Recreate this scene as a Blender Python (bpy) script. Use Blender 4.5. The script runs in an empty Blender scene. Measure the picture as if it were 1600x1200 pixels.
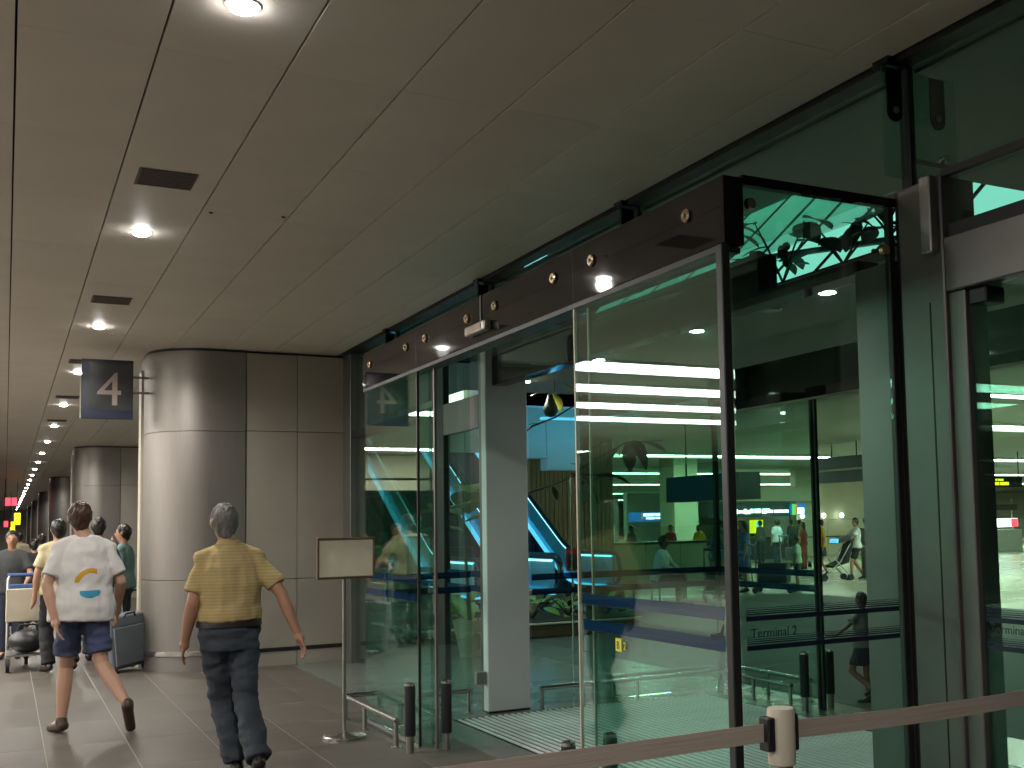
import bpy, bmesh, math, random
from mathutils import Vector, Matrix, noise
random.seed(7)
S = bpy.context.scene
COL = S.collection
# ------------------------------------------------------------------ camera, world, exposure
cd = bpy.data.cameras.new('camera'); cam = bpy.data.objects.new('camera', cd); COL.objects.link(cam); S.camera = cam
cd.sensor_width = 36.0; cd.lens = 36.0 * 1737 / 1600; cd.shift_x = -152 / 1600; cd.shift_y = 83 / 1600
cd.clip_start = 0.05; cd.clip_end = 800
cam.matrix_world = Matrix(((.8792, -.0190, -.4761, 0), (-.4761, -.0772, -.8760, 0), (-.0201, .9968, -.0769, 1.5), (0, 0, 0, 1)))
w = bpy.data.worlds.new('World'); S.world = w; w.use_nodes = True
wn = w.node_tree.nodes; bg = wn['Background']
sky = wn.new('ShaderNodeTexSky'); sky.sky_type = 'NISHITA'; sky.sun_disc = False
sky.sun_elevation = math.radians(-4); sky.sun_rotation = math.radians(200)
w.node_tree.links.new(sky.outputs[0], bg.inputs[0]); bg.inputs[1].default_value = 0.02
S.view_settings.view_transform = 'Standard'; S.view_settings.look = 'None'
S.view_settings.exposure = 0.42; S.view_settings.gamma = 1.0; S.view_settings.use_curve_mapping = False
S.render.engine = 'CYCLES'
cy = S.cycles
cy.use_denoising = True; cy.max_bounces = 10; cy.transparent_max_bounces = 40; cy.glossy_bounces = 5; cy.diffuse_bounces = 4
cy.caustics_reflective = False; cy.caustics_refractive = False; cy.sample_clamp_indirect = 4.0; cy.use_adaptive_sampling = True

# ------------------------------------------------------------------ materials
M = {}
def new_mat(n):
    m = bpy.data.materials.new(n); m.use_nodes = True; M[n] = m
    nt = m.node_tree; return m, nt, nt.nodes['Principled BSDF']
def mat(n, col, rough=.5, metal=0., var=.12, scale=6., bump=0., bscale=60., stretch=(1, 1, 1), spec=.5, coat=0., rnd=0.):
    m, nt, p = new_mat(n); N, L = nt.nodes, nt.links
    p.inputs['Roughness'].default_value = rough; p.inputs['Metallic'].default_value = metal
    p.inputs['Specular IOR Level'].default_value = spec; p.inputs['Coat Weight'].default_value = coat
    tc = N.new('ShaderNodeTexCoord'); mp = N.new('ShaderNodeMapping'); mp.inputs['Scale'].default_value = stretch
    L.new(tc.outputs['Object'], mp.inputs[0])
    no = N.new('ShaderNodeTexNoise'); no.inputs['Scale'].default_value = scale; no.inputs['Detail'].default_value = 6
    L.new(mp.outputs[0], no.inputs['Vector'])
    r = N.new('ShaderNodeValToRGB'); r.color_ramp.elements[0].position = .3; r.color_ramp.elements[1].position = .7
    c = Vector(col); a = c * (1 - var); b = c * (1 + var)
    r.color_ramp.elements[0].color = (*a, 1); r.color_ramp.elements[1].color = (min(b[0], 1), min(b[1], 1), min(b[2], 1), 1)
    L.new(no.outputs[0], r.inputs[0]); L.new(r.outputs[0], p.inputs['Base Color'])
    if rnd:
        oi = N.new('ShaderNodeObjectInfo'); mr = N.new('ShaderNodeMapRange'); mr.inputs[3].default_value = 1 - rnd; mr.inputs[4].default_value = 1 + rnd
        mu = N.new('ShaderNodeMix'); mu.data_type = 'RGBA'; mu.blend_type = 'MULTIPLY'; mu.inputs[0].default_value = 1
        L.new(oi.outputs['Random'], mr.inputs[0]); L.new(r.outputs[0], mu.inputs[6]); L.new(mr.outputs[0], mu.inputs[7]); L.new(mu.outputs[2], p.inputs['Base Color'])
    rr = N.new('ShaderNodeMapRange'); rr.inputs[3].default_value = max(.02, rough * .8); rr.inputs[4].default_value = min(1, rough * 1.2)
    L.new(no.outputs[0], rr.inputs[0]); L.new(rr.outputs[0], p.inputs['Roughness'])
    if bump:
        n2 = N.new('ShaderNodeTexNoise'); n2.inputs['Scale'].default_value = bscale; L.new(mp.outputs[0], n2.inputs['Vector'])
        bp = N.new('ShaderNodeBump'); bp.inputs['Strength'].default_value = bump; bp.inputs['Distance'].default_value = .01
        L.new(n2.outputs[0], bp.inputs['Height']); L.new(bp.outputs[0], p.inputs['Normal'])
    return m
def emit(n, col, st):
    m, nt, p = new_mat(n)
    p.inputs['Base Color'].default_value = (*[min(1, c * .8) for c in col], 1)
    p.inputs['Emission Color'].default_value = (*col, 1); p.inputs['Emission Strength'].default_value = st
    return m
def glass(n, tint, ior=1.5, film=0, filmcol=(0, 0, 0)):
    m = bpy.data.materials.new(n); m.use_nodes = True; M[n] = m
    nt = m.node_tree; N, L = nt.nodes, nt.links; N.clear()
    o = N.new('ShaderNodeOutputMaterial'); t = N.new('ShaderNodeBsdfTransparent'); t.inputs[0].default_value = (*tint, 1)
    g = N.new('ShaderNodeBsdfGlossy'); g.inputs['Roughness'].default_value = .003; g.inputs[0].default_value = (.95, 1, .97, 1)
    f = N.new('ShaderNodeFresnel')
    ge = N.new('ShaderNodeNewGeometry'); mr = N.new('ShaderNodeMapRange'); mr.inputs[3].default_value = ior; mr.inputs[4].default_value = 1 / ior   # thin pane: same reflectance from both sides
    L.new(ge.outputs['Backfacing'], mr.inputs[0]); L.new(mr.outputs[0], f.inputs[0])
    mx = N.new('ShaderNodeMixShader'); L.new(f.outputs[0], mx.inputs[0]); L.new(t.outputs[0], mx.inputs[1]); L.new(g.outputs[0], mx.inputs[2])
    last = mx
    if film:
        d = N.new('ShaderNodeBsdfDiffuse'); d.inputs[0].default_value = (*filmcol, 1)
        m2 = N.new('ShaderNodeMixShader'); m2.inputs[0].default_value = film
        L.new(mx.outputs[0], m2.inputs[1]); L.new(d.outputs[0], m2.inputs[2]); last = m2
    L.new(last.outputs[0], o.inputs[0]); return m
mat('ceiling_panel', (.72, .665, .585), .5, var=.05, scale=2.2, bump=.02, rnd=.025)
mat('ceiling_void', (.02, .02, .02), .9)
mat('floor_tile', (.112, .096, .081), .45, var=.28, scale=2.6, bump=.03, bscale=25, stretch=(.7, 2.2, 1), rnd=.05)
mat('grout', (.48, .44, .38), .8, var=.1, scale=20)
mat('hall_floor', (.33, .33, .25), .26, var=.06, scale=1.5)
mat('lobby_floor', (.17, .18, .16), .25, var=.1, scale=3)
mat('asphalt', (.05, .05, .05), .9, scale=30, bump=.2)
mat('steel_brushed', (.28, .258, .238), .50, .85, var=.10, scale=5, stretch=(45, 45, .6), bump=.04)
mat('steel', (.62, .60, .57), .22, 1.0, var=.06, scale=12)
mat('steel_dull', (.42, .40, .38), .38, 1.0, var=.08)
mat('wall_panel', (.37, .335, .285), .42, var=.05, scale=2, bump=.02, coat=.1)
mat('pale_trim', (.58, .53, .43), .5, var=.04)
mat('frame_grey', (.20, .19, .18), .38, .6, var=.06)
mat('frame_dark', (.022, .024, .024), .4, .0, var=.1)
mat('black_plastic', (.012, .012, .013), .45, var=.2)
mat('rubber', (.015, .015, .016), .75, var=.2, bump=.1)
mat('beam_dark', (.006, .006, .006), .035, var=.1, spec=.5)
mat('white_paint', (.84, .81, .84), .5, var=.03, scale=1.5)
mat('belt', (.46, .385, .325), .8, var=.15, scale=2, stretch=(1, 1, 160), bump=.3, bscale=4)
mat('board_white', (.80, .74, .60), .6, var=.05, scale=8)
mat('bronze', (.30, .22, .15), .35, .8, var=.08)
mat('brass', (.55, .42, .26), .25, 1.0)
mat('sign_face', (.06, .06, .062), .2, var=.1)
mat('sign_navy', (.012, .018, .05), .3)
mat('numeral', (.42, .33, .27), .4, var=.05)
mat('slat_alu', (.86, .84, .86), .35, .3, var=.08, scale=4)
mat('vent_grey', (.11, .095, .08), .6)
mat('print_navy', (.006, .012, .03), .4)
mat('print_black', (.006, .007, .008), .5)
mat('sticker', (.75, .72, .05), .5)
mat('hall_ceiling', (.34, .36, .31), .6, var=.04)
mat('hall_dark', (.055, .062, .058), .6, var=.08)
mat('hall_wall', (.62, .56, .42), .5, var=.05, scale=1.2)
mat('hall_wall_grey', (.36, .37, .33), .5, var=.06)
mat('wood', (.34, .19, .085), .45, var=.28, scale=3, stretch=(14, 14, .8))
mat('wood_dark', (.12, .085, .05), .4, var=.2, stretch=(6, 6, .6))
mat('board_teal', (.05, .085, .095), .35, var=.06)
mat('counter_front', (.45, .42, .30), .35, var=.05)
mat('counter_top', (.05, .05, .05), .3)
mat('leaf_dark', (.022, .035, .016), .8, var=.3, scale=3)
mat('leaf_green', (.16, .30, .04), .45, var=.3, scale=3)
mat('leaf_yellow', (.42, .40, .05), .5, var=.2, scale=3)
mat('pear', (.06, .075, .05), .4)
mat('branch', (.035, .03, .022), .8)
mat('pot', (.50, .44, .34), .55, var=.06)
mat('soil', (.03, .024, .018), .9)
mat('esc_side', (.10, .17, .21), .22, .7, var=.05)
mat('esc_step', (.05, .06, .07), .4, .6)
mat('esc_hand', (.02, .035, .06), .3)
mat('red_sign', (.45, .03, .025), .5)
mat('bulkhead_white', (.75, .78, .78), .6, var=.02)
glass('glass_green', (.785, .93, .88))
glass('glass_esc', (.45, .8, .95), film=.45, filmcol=(.35, .7, .8))  # pale cyan film colour stands in for the glow of the lit balustrade
glass('glass_film', (.42, .55, .72), film=.4, filmcol=(.012, .06, .13))
emit('lamp_white', (1, .97, .95), 65)
emit('lamp_hall', (.90, 1, .79), 40)
emit('lamp_road', (1, .97, .90), 14)
emit('lamp_cove', (.86, 1, .72), 2.0)
emit('sky_teal', (.30, .78, .64), .85)
emit('led_cyan', (.35, .85, 1), 3)
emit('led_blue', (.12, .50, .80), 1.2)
emit('sign_red', (1, .05, .08), 2.2)
emit('sign_yellow', (1, .92, .02), 1.1)
emit('sign_blue', (.03, .16, .55), 1.0)
emit('sign_white', (.95, 1, .95), 4)
emit('sign_green', (.15, .75, .12), 1)
emit('sign_orange', (.9, .25, .06), 1)
emit('screen_cyan', (.2, .65, .8), 1.2)
emit('bulb', (1, .95, .8), 8)
emit('led_red', (1, .15, .05), 2)
mat('skin', (.42, .22, .14), .5, var=.06); mat('skin_light', (.52, .30, .21), .5, var=.06); mat('skin_brown', (.26, .13, .075), .5, var=.06)
mat('hair_black', (.012, .010, .009), .4, var=.3, scale=30, stretch=(1, 1, .3), bump=.3, bscale=70); mat('hair_grey', (.15, .145, .135), .55, var=.3, scale=28, stretch=(1, 1, .25), bump=.3, bscale=70)
mat('hair_brown', (.05, .022, .012), .5, var=.3, scale=25, bump=.3, bscale=70)
for n, c in dict(cream=(.58, .50, .30), white=(.72, .70, .68), teal=(.13, .21, .20), navy=(.018, .024, .05), black=(.014, .014, .016),
                 charcoal=(.05, .052, .055), red=(.36, .045, .04), gold=(.70, .42, .035), blue=(.06, .11, .26), pale_blue=(.45, .52, .60),
                 grey=(.20, .21, .22), olive=(.12, .13, .09), green=(.20, .42, .08), khaki=(.36, .30, .2), pale_green=(.45, .55, .42), brown=(.16, .09, .055)).items():
    mat('cloth_' + n, c, .85, var=.12, scale=14, bump=.15, bscale=180)
mat('denim', (.042, .053, .07), .85, var=.3, scale=9, bump=.25, bscale=220)
mat('shorts_blue', (.055, .07, .15), .85, var=.2, scale=8, bump=.2, bscale=160)
mat('leather', (.022, .016, .013), .4); mat('sandal', (.06, .028, .018), .5)
mat('case_grey', (.14, .158, .178), .5, var=.1, bump=.1); mat('eye', (.02, .015, .012), .2); mat('lip', (.30, .10, .08), .5)
def polo():
    m, nt, p = new_mat('polo'); N, L = nt.nodes, nt.links
    tc = N.new('ShaderNodeTexCoord'); wv = N.new('ShaderNodeTexWave'); wv.bands_direction = 'Z'; wv.inputs['Scale'].default_value = 16; wv.inputs['Distortion'].default_value = .6
    L.new(tc.outputs['Object'], wv.inputs['Vector'])
    r = N.new('ShaderNodeValToRGB'); r.color_ramp.elements[0].position = .35; r.color_ramp.elements[0].color = (.43, .325, .145, 1)
    r.color_ramp.elements[1].position = .65; r.color_ramp.elements[1].color = (.50, .385, .185, 1)
    L.new(wv.outputs[0], r.inputs[0]); L.new(r.outputs[0], p.inputs['Base Color']); p.inputs['Roughness'].default_value = .9
    n2 = N.new('ShaderNodeTexNoise'); n2.inputs['Scale'].default_value = 200; bp = N.new('ShaderNodeBump'); bp.inputs['Strength'].default_value = .15
    L.new(tc.outputs['Object'], n2.inputs['Vector']); L.new(n2.outputs[0], bp.inputs['Height']); L.new(bp.outputs[0], p.inputs['Normal'])
polo()
def tee():   # white tee with a printed orange arc over a blue patch on its back
    m, nt, p = new_mat('tee_print'); N, L = nt.nodes, nt.links
    tc = N.new('ShaderNodeTexCoord'); sp = N.new('ShaderNodeSeparateXYZ'); L.new(tc.outputs['Object'], sp.inputs[0])
    nz = N.new('ShaderNodeTexNoise'); nz.inputs['Scale'].default_value = 25; L.new(tc.outputs['Object'], nz.inputs['Vector'])
    def mth(op, a, b=None):
        q = N.new('ShaderNodeMath'); q.operation = op
        for i, v in enumerate((a, b)):
            if v is None: continue
            if isinstance(v, (int, float)): q.inputs[i].default_value = v
            else: L.new(v, q.inputs[i])
        return q.outputs[0]
    X, Y, Z = sp.outputs
    jit = mth('MULTIPLY', mth('SUBTRACT', nz.outputs[0], .5), .012)
    def rad(cx, cz, kz): return mth('ADD', mth('SQRT', mth('ADD', mth('POWER', mth('SUBTRACT', X, cx), 2), mth('POWER', mth('MULTIPLY', mth('SUBTRACT', Z, cz), kz), 2))), jit)
    back = mth('LESS_THAN', Y, -.01)
    ra = rad(.045, 1.10, .9)
    arc = mth('MULTIPLY', mth('MULTIPLY', mth('GREATER_THAN', ra, .088), mth('LESS_THAN', ra, .122)), mth('MULTIPLY', mth('GREATER_THAN', Z, 1.13), mth('LESS_THAN', X, .085)))
    arc = mth('MULTIPLY', arc, back)
    bl = mth('MULTIPLY', mth('MULTIPLY', mth('LESS_THAN', rad(.035, 1.055, 1.7), .075), mth('LESS_THAN', Z, 1.068)), back)
    m1 = N.new('ShaderNodeMix'); m1.data_type = 'RGBA'; m1.inputs[6].default_value = (.70, .68, .67, 1); m1.inputs[7].default_value = (.62, .34, .03, 1); L.new(arc, m1.inputs[0])
    m2 = N.new('ShaderNodeMix'); m2.data_type = 'RGBA'; m2.inputs[7].default_value = (.05, .33, .50, 1); L.new(m1.outputs[2], m2.inputs[6]); L.new(bl, m2.inputs[0])
    L.new(m2.outputs[2], p.inputs['Base Color']); p.inputs['Roughness'].default_value = .9
tee()

# ------------------------------------------------------------------ builders
WL = {}
def wloc(o): return WL.get(o.name, Vector((0, 0, 0))) if o else Vector((0, 0, 0))
def tag(o, label=None, cat=None, group=None, kind=None, category=None):
    cat = cat or category
    if label: o['label'] = label
    if cat: o['category'] = cat
    if group: o['group'] = group
    if kind: o['kind'] = kind
    return o
def thing(name, label, cat, loc=(0, 0, 0), rz=0, group=None, local=False):
    o = bpy.data.objects.new(name, None); COL.objects.link(o); o.location = loc; o.rotation_euler = (0, 0, rz); o.empty_display_size = .1
    WL[o.name] = Vector((0, 0, 0)) if local else Vector(loc)
    return tag(o, label, cat, group)
class MB:
    def __init__(s): s.v = []; s.f = []
    def add(s, vs, fs):
        k = len(s.v); s.v += [Vector(v) for v in vs]; s.f += [[i + k for i in f] for f in fs]; return s
    def box(s, x0, x1, y0, y1, z0, z1, m=None):
        vs = [Vector((x, y, z)) for z in (z0, z1) for y in (y0, y1) for x in (x0, x1)]
        if m: vs = [m @ v for v in vs]
        return s.add(vs, [(0, 2, 3, 1), (4, 5, 7, 6), (0, 1, 5, 4), (2, 6, 7, 3), (0, 4, 6, 2), (1, 3, 7, 5)])
    def tube(s, pts, r, n=10, cap=True):
        pts = [Vector(p) for p in pts]; rs = r if isinstance(r, (list, tuple)) else [r] * len(pts); rings = []; u = None
        for i, p in enumerate(pts):
            d = (pts[min(i + 1, len(pts) - 1)] - pts[max(i - 1, 0)]).normalized()
            if u is None: u = d.orthogonal().normalized()
            u = (u - d * u.dot(d)).normalized(); v = d.cross(u)
            rings.append([p + (u * math.cos(2 * math.pi * k / n) + v * math.sin(2 * math.pi * k / n)) * rs[i] for k in range(n)])
        return s.rings(rings, cap)
    def rings(s, rings, cap=True):
        n = len(rings[0]); vs = [p for r in rings for p in r]; fs = []
        for i in range(len(rings) - 1):
            for k in range(n): fs.append((i * n + k, i * n + (k + 1) % n, (i + 1) * n + (k + 1) % n, (i + 1) * n + k))
        if cap: fs.append(tuple(range(n))[::-1]); fs.append(tuple((len(rings) - 1) * n + k for k in range(n)))
        return s.add(vs, fs)
    def lathe(s, prof, c=(0, 0, 0), n=24, a0=0, a1=2 * math.pi, cap=True):
        c = Vector(c)
        return s.rings([[c + Vector((r * math.cos(2 * math.pi * k / n), r * math.sin(2 * math.pi * k / n), z)) for k in range(n)] for r, z in prof], cap)
    def prism(s, poly, axis, a, b):
        def P(u, v, t): return {'x': (t, u, v), 'y': (u, t, v), 'z': (u, v, t)}[axis]
        n = len(poly); vs = [P(u, v, a) for u, v in poly] + [P(u, v, b) for u, v in poly]
        return s.add(vs, [tuple(range(n))[::-1], tuple(range(n, 2 * n))] + [(k, (k + 1) % n, n + (k + 1) % n, n + k) for k in range(n)])
    def ell(s, c, rx, ry, rz, n=14, m=8):
        c = Vector(c); R = []
        for i in range(1, m):
            t = math.pi * i / m; R.append([c + Vector((rx * math.sin(t) * math.cos(2 * math.pi * k / n), ry * math.sin(t) * math.sin(2 * math.pi * k / n), -rz * math.cos(t))) for k in range(n)])
        k0 = len(s.v); s.rings(R, False); L = len(R)
        s.v += [c + Vector((0, 0, -rz)), c + Vector((0, 0, rz))]; b = len(s.v) - 2
        for k in range(n):
            s.f.append([b, k0 + (k + 1) % n, k0 + k]); s.f.append([b + 1, k0 + (L - 1) * n + k, k0 + (L - 1) * n + (k + 1) % n])
        return s
    def limb(s, p0, p1, r0, r1, c0=True, c1=True, n=12, fx=1.0):
        p0, p1 = Vector(p0), Vector(p1); d = (p1 - p0).normalized(); u = Vector((1, 0, 0)); u = (u - d * u.dot(d))
        u = u.normalized() if u.length > .2 else d.orthogonal().normalized(); v = d.cross(u); R = []
        def ring(c, r): R.append([c + (u * math.cos(2 * math.pi * k / n) * fx + v * math.sin(2 * math.pi * k / n)) * r for k in range(n)])
        if c0:
            for t in (80, 55, 28): a = math.radians(t); ring(p0 - d * r0 * math.sin(a), r0 * math.cos(a))
        ring(p0, r0); ring(p0.lerp(p1, .5), (r0 + r1) / 2); ring(p1, r1)
        if c1:
            for t in (28, 55, 80): a = math.radians(t); ring(p1 + d * r1 * math.sin(a), r1 * math.cos(a))
        return s.rings(R)
    def mesh(s, name, off=Vector((0, 0, 0)), bevel=0, sharp=38):
        me = bpy.data.meshes.new(name); me.from_pydata([v - off for v in s.v], [], s.f)
        bm = bmesh.new(); bm.from_mesh(me); bmesh.ops.recalc_face_normals(bm, faces=bm.faces)
        if bevel: bmesh.ops.bevel(bm, geom=[e for e in bm.edges if e.calc_face_angle(0) > .6], offset=bevel, segments=1 if bevel < .012 else 3, affect='EDGES', profile=.6)
        bm.to_mesh(me); bm.free(); me.shade_smooth(); me.set_sharp_from_angle(angle=math.radians(sharp if not bevel or bevel >= .012 else 20)); return me
    def build(s, name, m, parent=None, bevel=0, sharp=38, org=None, **kw):
        if parent is None:
            if org is None:
                lo = [min(v[i] for v in s.v) for i in range(3)]; hi = [max(v[i] for v in s.v) for i in range(3)]
                org = ((lo[0] + hi[0]) / 2, (lo[1] + hi[1]) / 2, lo[2])
            off = Vector(org)
        else: off = wloc(parent)
        me = s.mesh(name, off, bevel, sharp); o = bpy.data.objects.new(name, me); COL.objects.link(o)
        if isinstance(m, str): m = M[m]
        me.materials.append(m)
        if parent: o.parent = parent
        else: o.location = off
        WL[o.name] = off
        return tag(o, **kw)
def box(name, m, parent, *a, bevel=0, **kw): return MB().box(*a).build(name, m, parent, bevel, **kw)
def inst(src, loc, parent=None, rot=None, scl=None, name=None):
    o = bpy.data.objects.new(name or src.name.split('.')[0], src.data); COL.objects.link(o); o.location = loc
    if parent: o.parent = parent
    if rot: o.rotation_euler = rot
    if scl: o.scale = scl
    return o
def copy_tree(o, loc=None, parent=None, rz=None):
    c = o.copy(); COL.objects.link(c); c.parent = parent
    if loc is not None: c.location = loc
    if rz is not None: c.rotation_euler = (0, 0, rz)
    for ch in list(o.children): copy_tree(ch, parent=c)
    return c
def text(name, body, size, m, parent, mw, ext=.0006, space=1.0):
    cu = bpy.data.curves.new('t', 'FONT'); cu.body = body; cu.size = size; cu.extrude = ext; cu.space_character = space; cu.resolution_u = 3
    to = bpy.data.objects.new('t', cu); COL.objects.link(to); dg = bpy.context.evaluated_depsgraph_get(); dg.update()
    me = bpy.data.meshes.new_from_object(to.evaluated_get(dg)); bpy.data.objects.remove(to); bpy.data.curves.remove(cu)
    off = wloc(parent); me.transform(Matrix.Translation(-off) @ mw); me.materials.clear(); me.materials.append(M[m])
    o = bpy.data.objects.new(name, me); COL.objects.link(o); o.parent = parent; return o
def FACE_NX(x, y, z): return Matrix(((0, 0, -1, x), (-1, 0, 0, y), (0, 1, 0, z), (0, 0, 0, 1)))   # reads from -X side
def FACE_NY(x, y, z): return Matrix(((1, 0, 0, x), (0, 0, -1, y), (0, 1, 0, z), (0, 0, 0, 1)))    # reads from -Y side
def lamp(name, parent, loc, power, col=(1, .96, .9), size=.06, spot=164, blend=.6):
    l = bpy.data.lights.new(name, 'SPOT'); l.energy = power; l.color = col; l.shadow_soft_size = size; l.spot_size = math.radians(spot); l.spot_blend = blend
    o = bpy.data.objects.new(name, l); COL.objects.link(o); o.location = Vector(loc) - wloc(parent); o.parent = parent; return o

CZ = 3.5; PX = .522; FX = 3.47; VX = 2.52
# ------------------------------------------------------------------ setting: floors, ceilings
box('ground', 'asphalt', None, -300, 300, -300, 400, -.6, -.26, kind='structure')
mat('concrete', (.38, .35, .305), .8, scale=2, bump=.1)
box('road', 'concrete', None, -14, -4.0, -20, 140, -.255, -.15, kind='structure')
box('kerb', 'grout', None, -4.0, -3.75, -20, 140, -.255, -.004, bevel=.02, kind='structure')
floor = MB().box(-3.75, VX + .3, -20, 140, -.25, -.003).build('floor', 'grout', None, org=(0, 0, 0), kind='structure')
TW, TL = .53, 1.06
tile0 = MB().box(.0035, TW - .0035, .0015, TL - .0015, -.002, .0005).build('floor_tile', 'floor_tile', floor)
first = True
for i in range(-8, 5):
    for j in range(0, 15):
        x, y = .27 - TW + i * TW, 3.6 + j * TL
        if y > 17: continue
        if x + TW > VX + .02: continue
        if first: tile0.location = (x, y, 0); first = False
        else: inst(tile0, (x, y, 0), floor)
MB().box(-3.75, 2.39, 3.6 + 13 * TL + .003, 139, -.002, .0005).build('floor_strip', 'floor_tile', floor)
MB().box(-3.75, 2.39, -19, 3.597, -.002, .0005).build('floor_strip', 'floor_tile', floor)
MB().box(2.392, VX + .3, -19, 139, -.002, .0004).build('floor_strip', 'floor_tile', floor)
box('lobby_floor', 'lobby_floor', None, VX + .3, 6.0, -20, 60, -.25, .0005, kind='structure')
mat('carpet', (.075, .08, .072), .8, scale=5, bump=.2, bscale=120)
box('carpet', 'carpet', None, 6.0, 14.2, -19, 18.3, -.01, .003, kind='structure')
box('hall_floor', 'hall_floor', None, 6.0, 90, -20, 140, -.25, 0.0, kind='structure')
# outside ceiling of panels with open joints
ceil = MB().box(-16, FX + .12, -20, 140, CZ + .06, CZ + .2).build('ceiling', 'ceiling_void', None, org=(0, 0, 0), kind='structure')
PL = 1.21
p0 = MB().box(.0045, PX - .0045, .001, PL - .001, 0, .03).build('ceiling_panel', 'ceiling_panel', ceil, bevel=.001)
pn = MB().box(.004, .222, .0008, PL - .001, 0, .03).build('ceiling_panel', 'ceiling_panel', ceil, bevel=.001)
f0 = f1 = True
for j in range(-1, 22):
    for i in range(-4, 7):
        x, y = i * PX, 3.6 + (j - 1) * PL
        src = pn if i == 6 else p0; z = CZ + random.uniform(-.0006, .0006)
        if i == 6 and f1: pn.location = (x, y, z); f1 = False
        elif i != 6 and f0: p0.location = (x, y, z); f0 = False
        else: inst(src, (x, y, z), ceil)
yE = 3.6 + 21 * PL
far = MB()
for i in range(-4, 7): far.box(i * PX + .004, (i * PX + PX - .004) if i < 6 else i * PX + .222, yE + .003, 139, CZ, CZ + .03)
far.build('ceiling_strip', 'ceiling_panel', ceil, kind='stuff')
MB().box(-15.9, -4 * PX - .004, -19, 139, CZ, CZ + .03).build('ceiling_strip', 'ceiling_panel', ceil)
# hall ceiling with its openings over the vestibule and the escalators
hc = MB()
for a in ((5.5, 80, -19, 4.75), (6.05, 80, 4.75, 15.5), (10.45, 80, 15.5, 27), (3.62, 80, 27, 139), (3.62, 6.0, 15.5, 27), (3.62, 5.5, -19, 4.75), (3.62, 4.95, 4.75, 5.35), (3.62, 4.3, 5.35, 10.5), (3.62, 6.05, 10.5, 15.5)):
    hc.box(a[0], a[1] - .002, a[2], a[3] - .002, CZ + .02, CZ + .10)
hc.build('hall_ceiling', 'hall_ceiling', None, org=(0, 0, 0), kind='structure')
# outer shell of the hall
for nm, lb, a in (('end_wall', 'plain pale end wall closing the long arrivals hall', (6, 85, 118, 118.4, 0, 8)), ('back_wall', 'plain pale back wall along the arrivals hall', (84, 84.4, -19, 118, 0, 8))):
    box(nm, 'hall_wall', None, *a, label=lb, category='wall')
box('upper_roof', 'hall_dark', None, 3.6, 80, -19, 118, 8.2, 8.4, kind='structure')
# ------------------------------------------------------------------ corridor downlights and vents
G = 'downlights along the corridor ceiling'
dl = thing('downlight', 'round recessed downlight in the long row along the corridor ceiling', 'light', (.76, 4.26, CZ), group=G)
MB().lathe([(.066, -.003), (.066, .004), (.056, .004), (.053, -.001)], (.76, 4.26, CZ - .002), 28, cap=False).build('trim_ring', 'steel', dl)
MB().lathe([(.004, -.028), (.03, -.025), (.05, -.015), (.056, -.0005)], (.76, 4.26, CZ - .003), 28).build('lens', 'lamp_white', dl)
lamp('bulb_light', dl, (.76, 4.26, CZ - .065), 100, (1, .96, .90))
YS = [4.26, 7.88, 11.7, 15.15, 19.1, 22.9, 26.8, 30.7] + [34.5 + 3.8 * k for k in range(18)]
for k, y in enumerate([.55] + YS[1:]):
    c = copy_tree(dl, (.76, y, CZ))
vt = thing('ceiling_vent', 'rectangular grey air vent in the corridor ceiling', 'vent', (.76, 6.62, CZ), group='air vents in the corridor ceiling')
MB().box(.61, .92, 6.46, 6.78, CZ - .006, CZ - .001).build('frame', 'vent_grey', vt, bevel=.002)
for k in range(9): MB().box(.625, .905, 6.475 + k * .033, 6.492 + k * .033, CZ - .012, CZ - .0065).build('slat', 'vent_grey', vt)
for y in (10.33, 14.2, 18.0, 21.8): copy_tree(vt, (.76, y, CZ))
for i, (x, y) in enumerate(((1.10, 7.21), (1.53, 7.13))):
    MB().lathe([(.012, -.008), (.014, -.001)], (x, y, CZ - .001), 12).build('sprinkler_cap', 'vent_grey', None, label='small dark sprinkler cap in the corridor ceiling', category='sprinkler', group='sprinkler caps')
# fluorescent strips over the road side
fl = thing('road_light', 'long fluorescent strip light hung over the drop-off road beside the corridor', 'light', (-5, 12.3, CZ), group='strip lights over the road')
MB().box(-9, -1.1, 11.9, 12.7, CZ - .03, CZ - .002).build('housing', 'white_paint', fl)
MB().box(-8.97, -1.13, 11.93, 12.67, CZ - .04, CZ - .031).build('diffuser', 'lamp_road', fl)
for y in (14.3, 16.4, 18.5, 27.3): copy_tree(fl, (-5, y, CZ))  # the last of these is added, unseen, to light the pale fascia
for y in (-1.6, 2.8, 7.2): copy_tree(fl, (-9.2, y, CZ))  # unseen near strips added so their bounce brightens the corridor ceiling
rf = thing('road_fascia', 'pale two band fascia hung across the road beyond the strip lights', 'fascia', (-5, 29.5, 2.5))
for a, b in ((2.5, 2.78), (2.84, CZ - .02)): MB().box(-10, -1.15, 29.5, 29.7, a, b).build('band', 'hall_wall', rf, bevel=.02)
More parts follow.
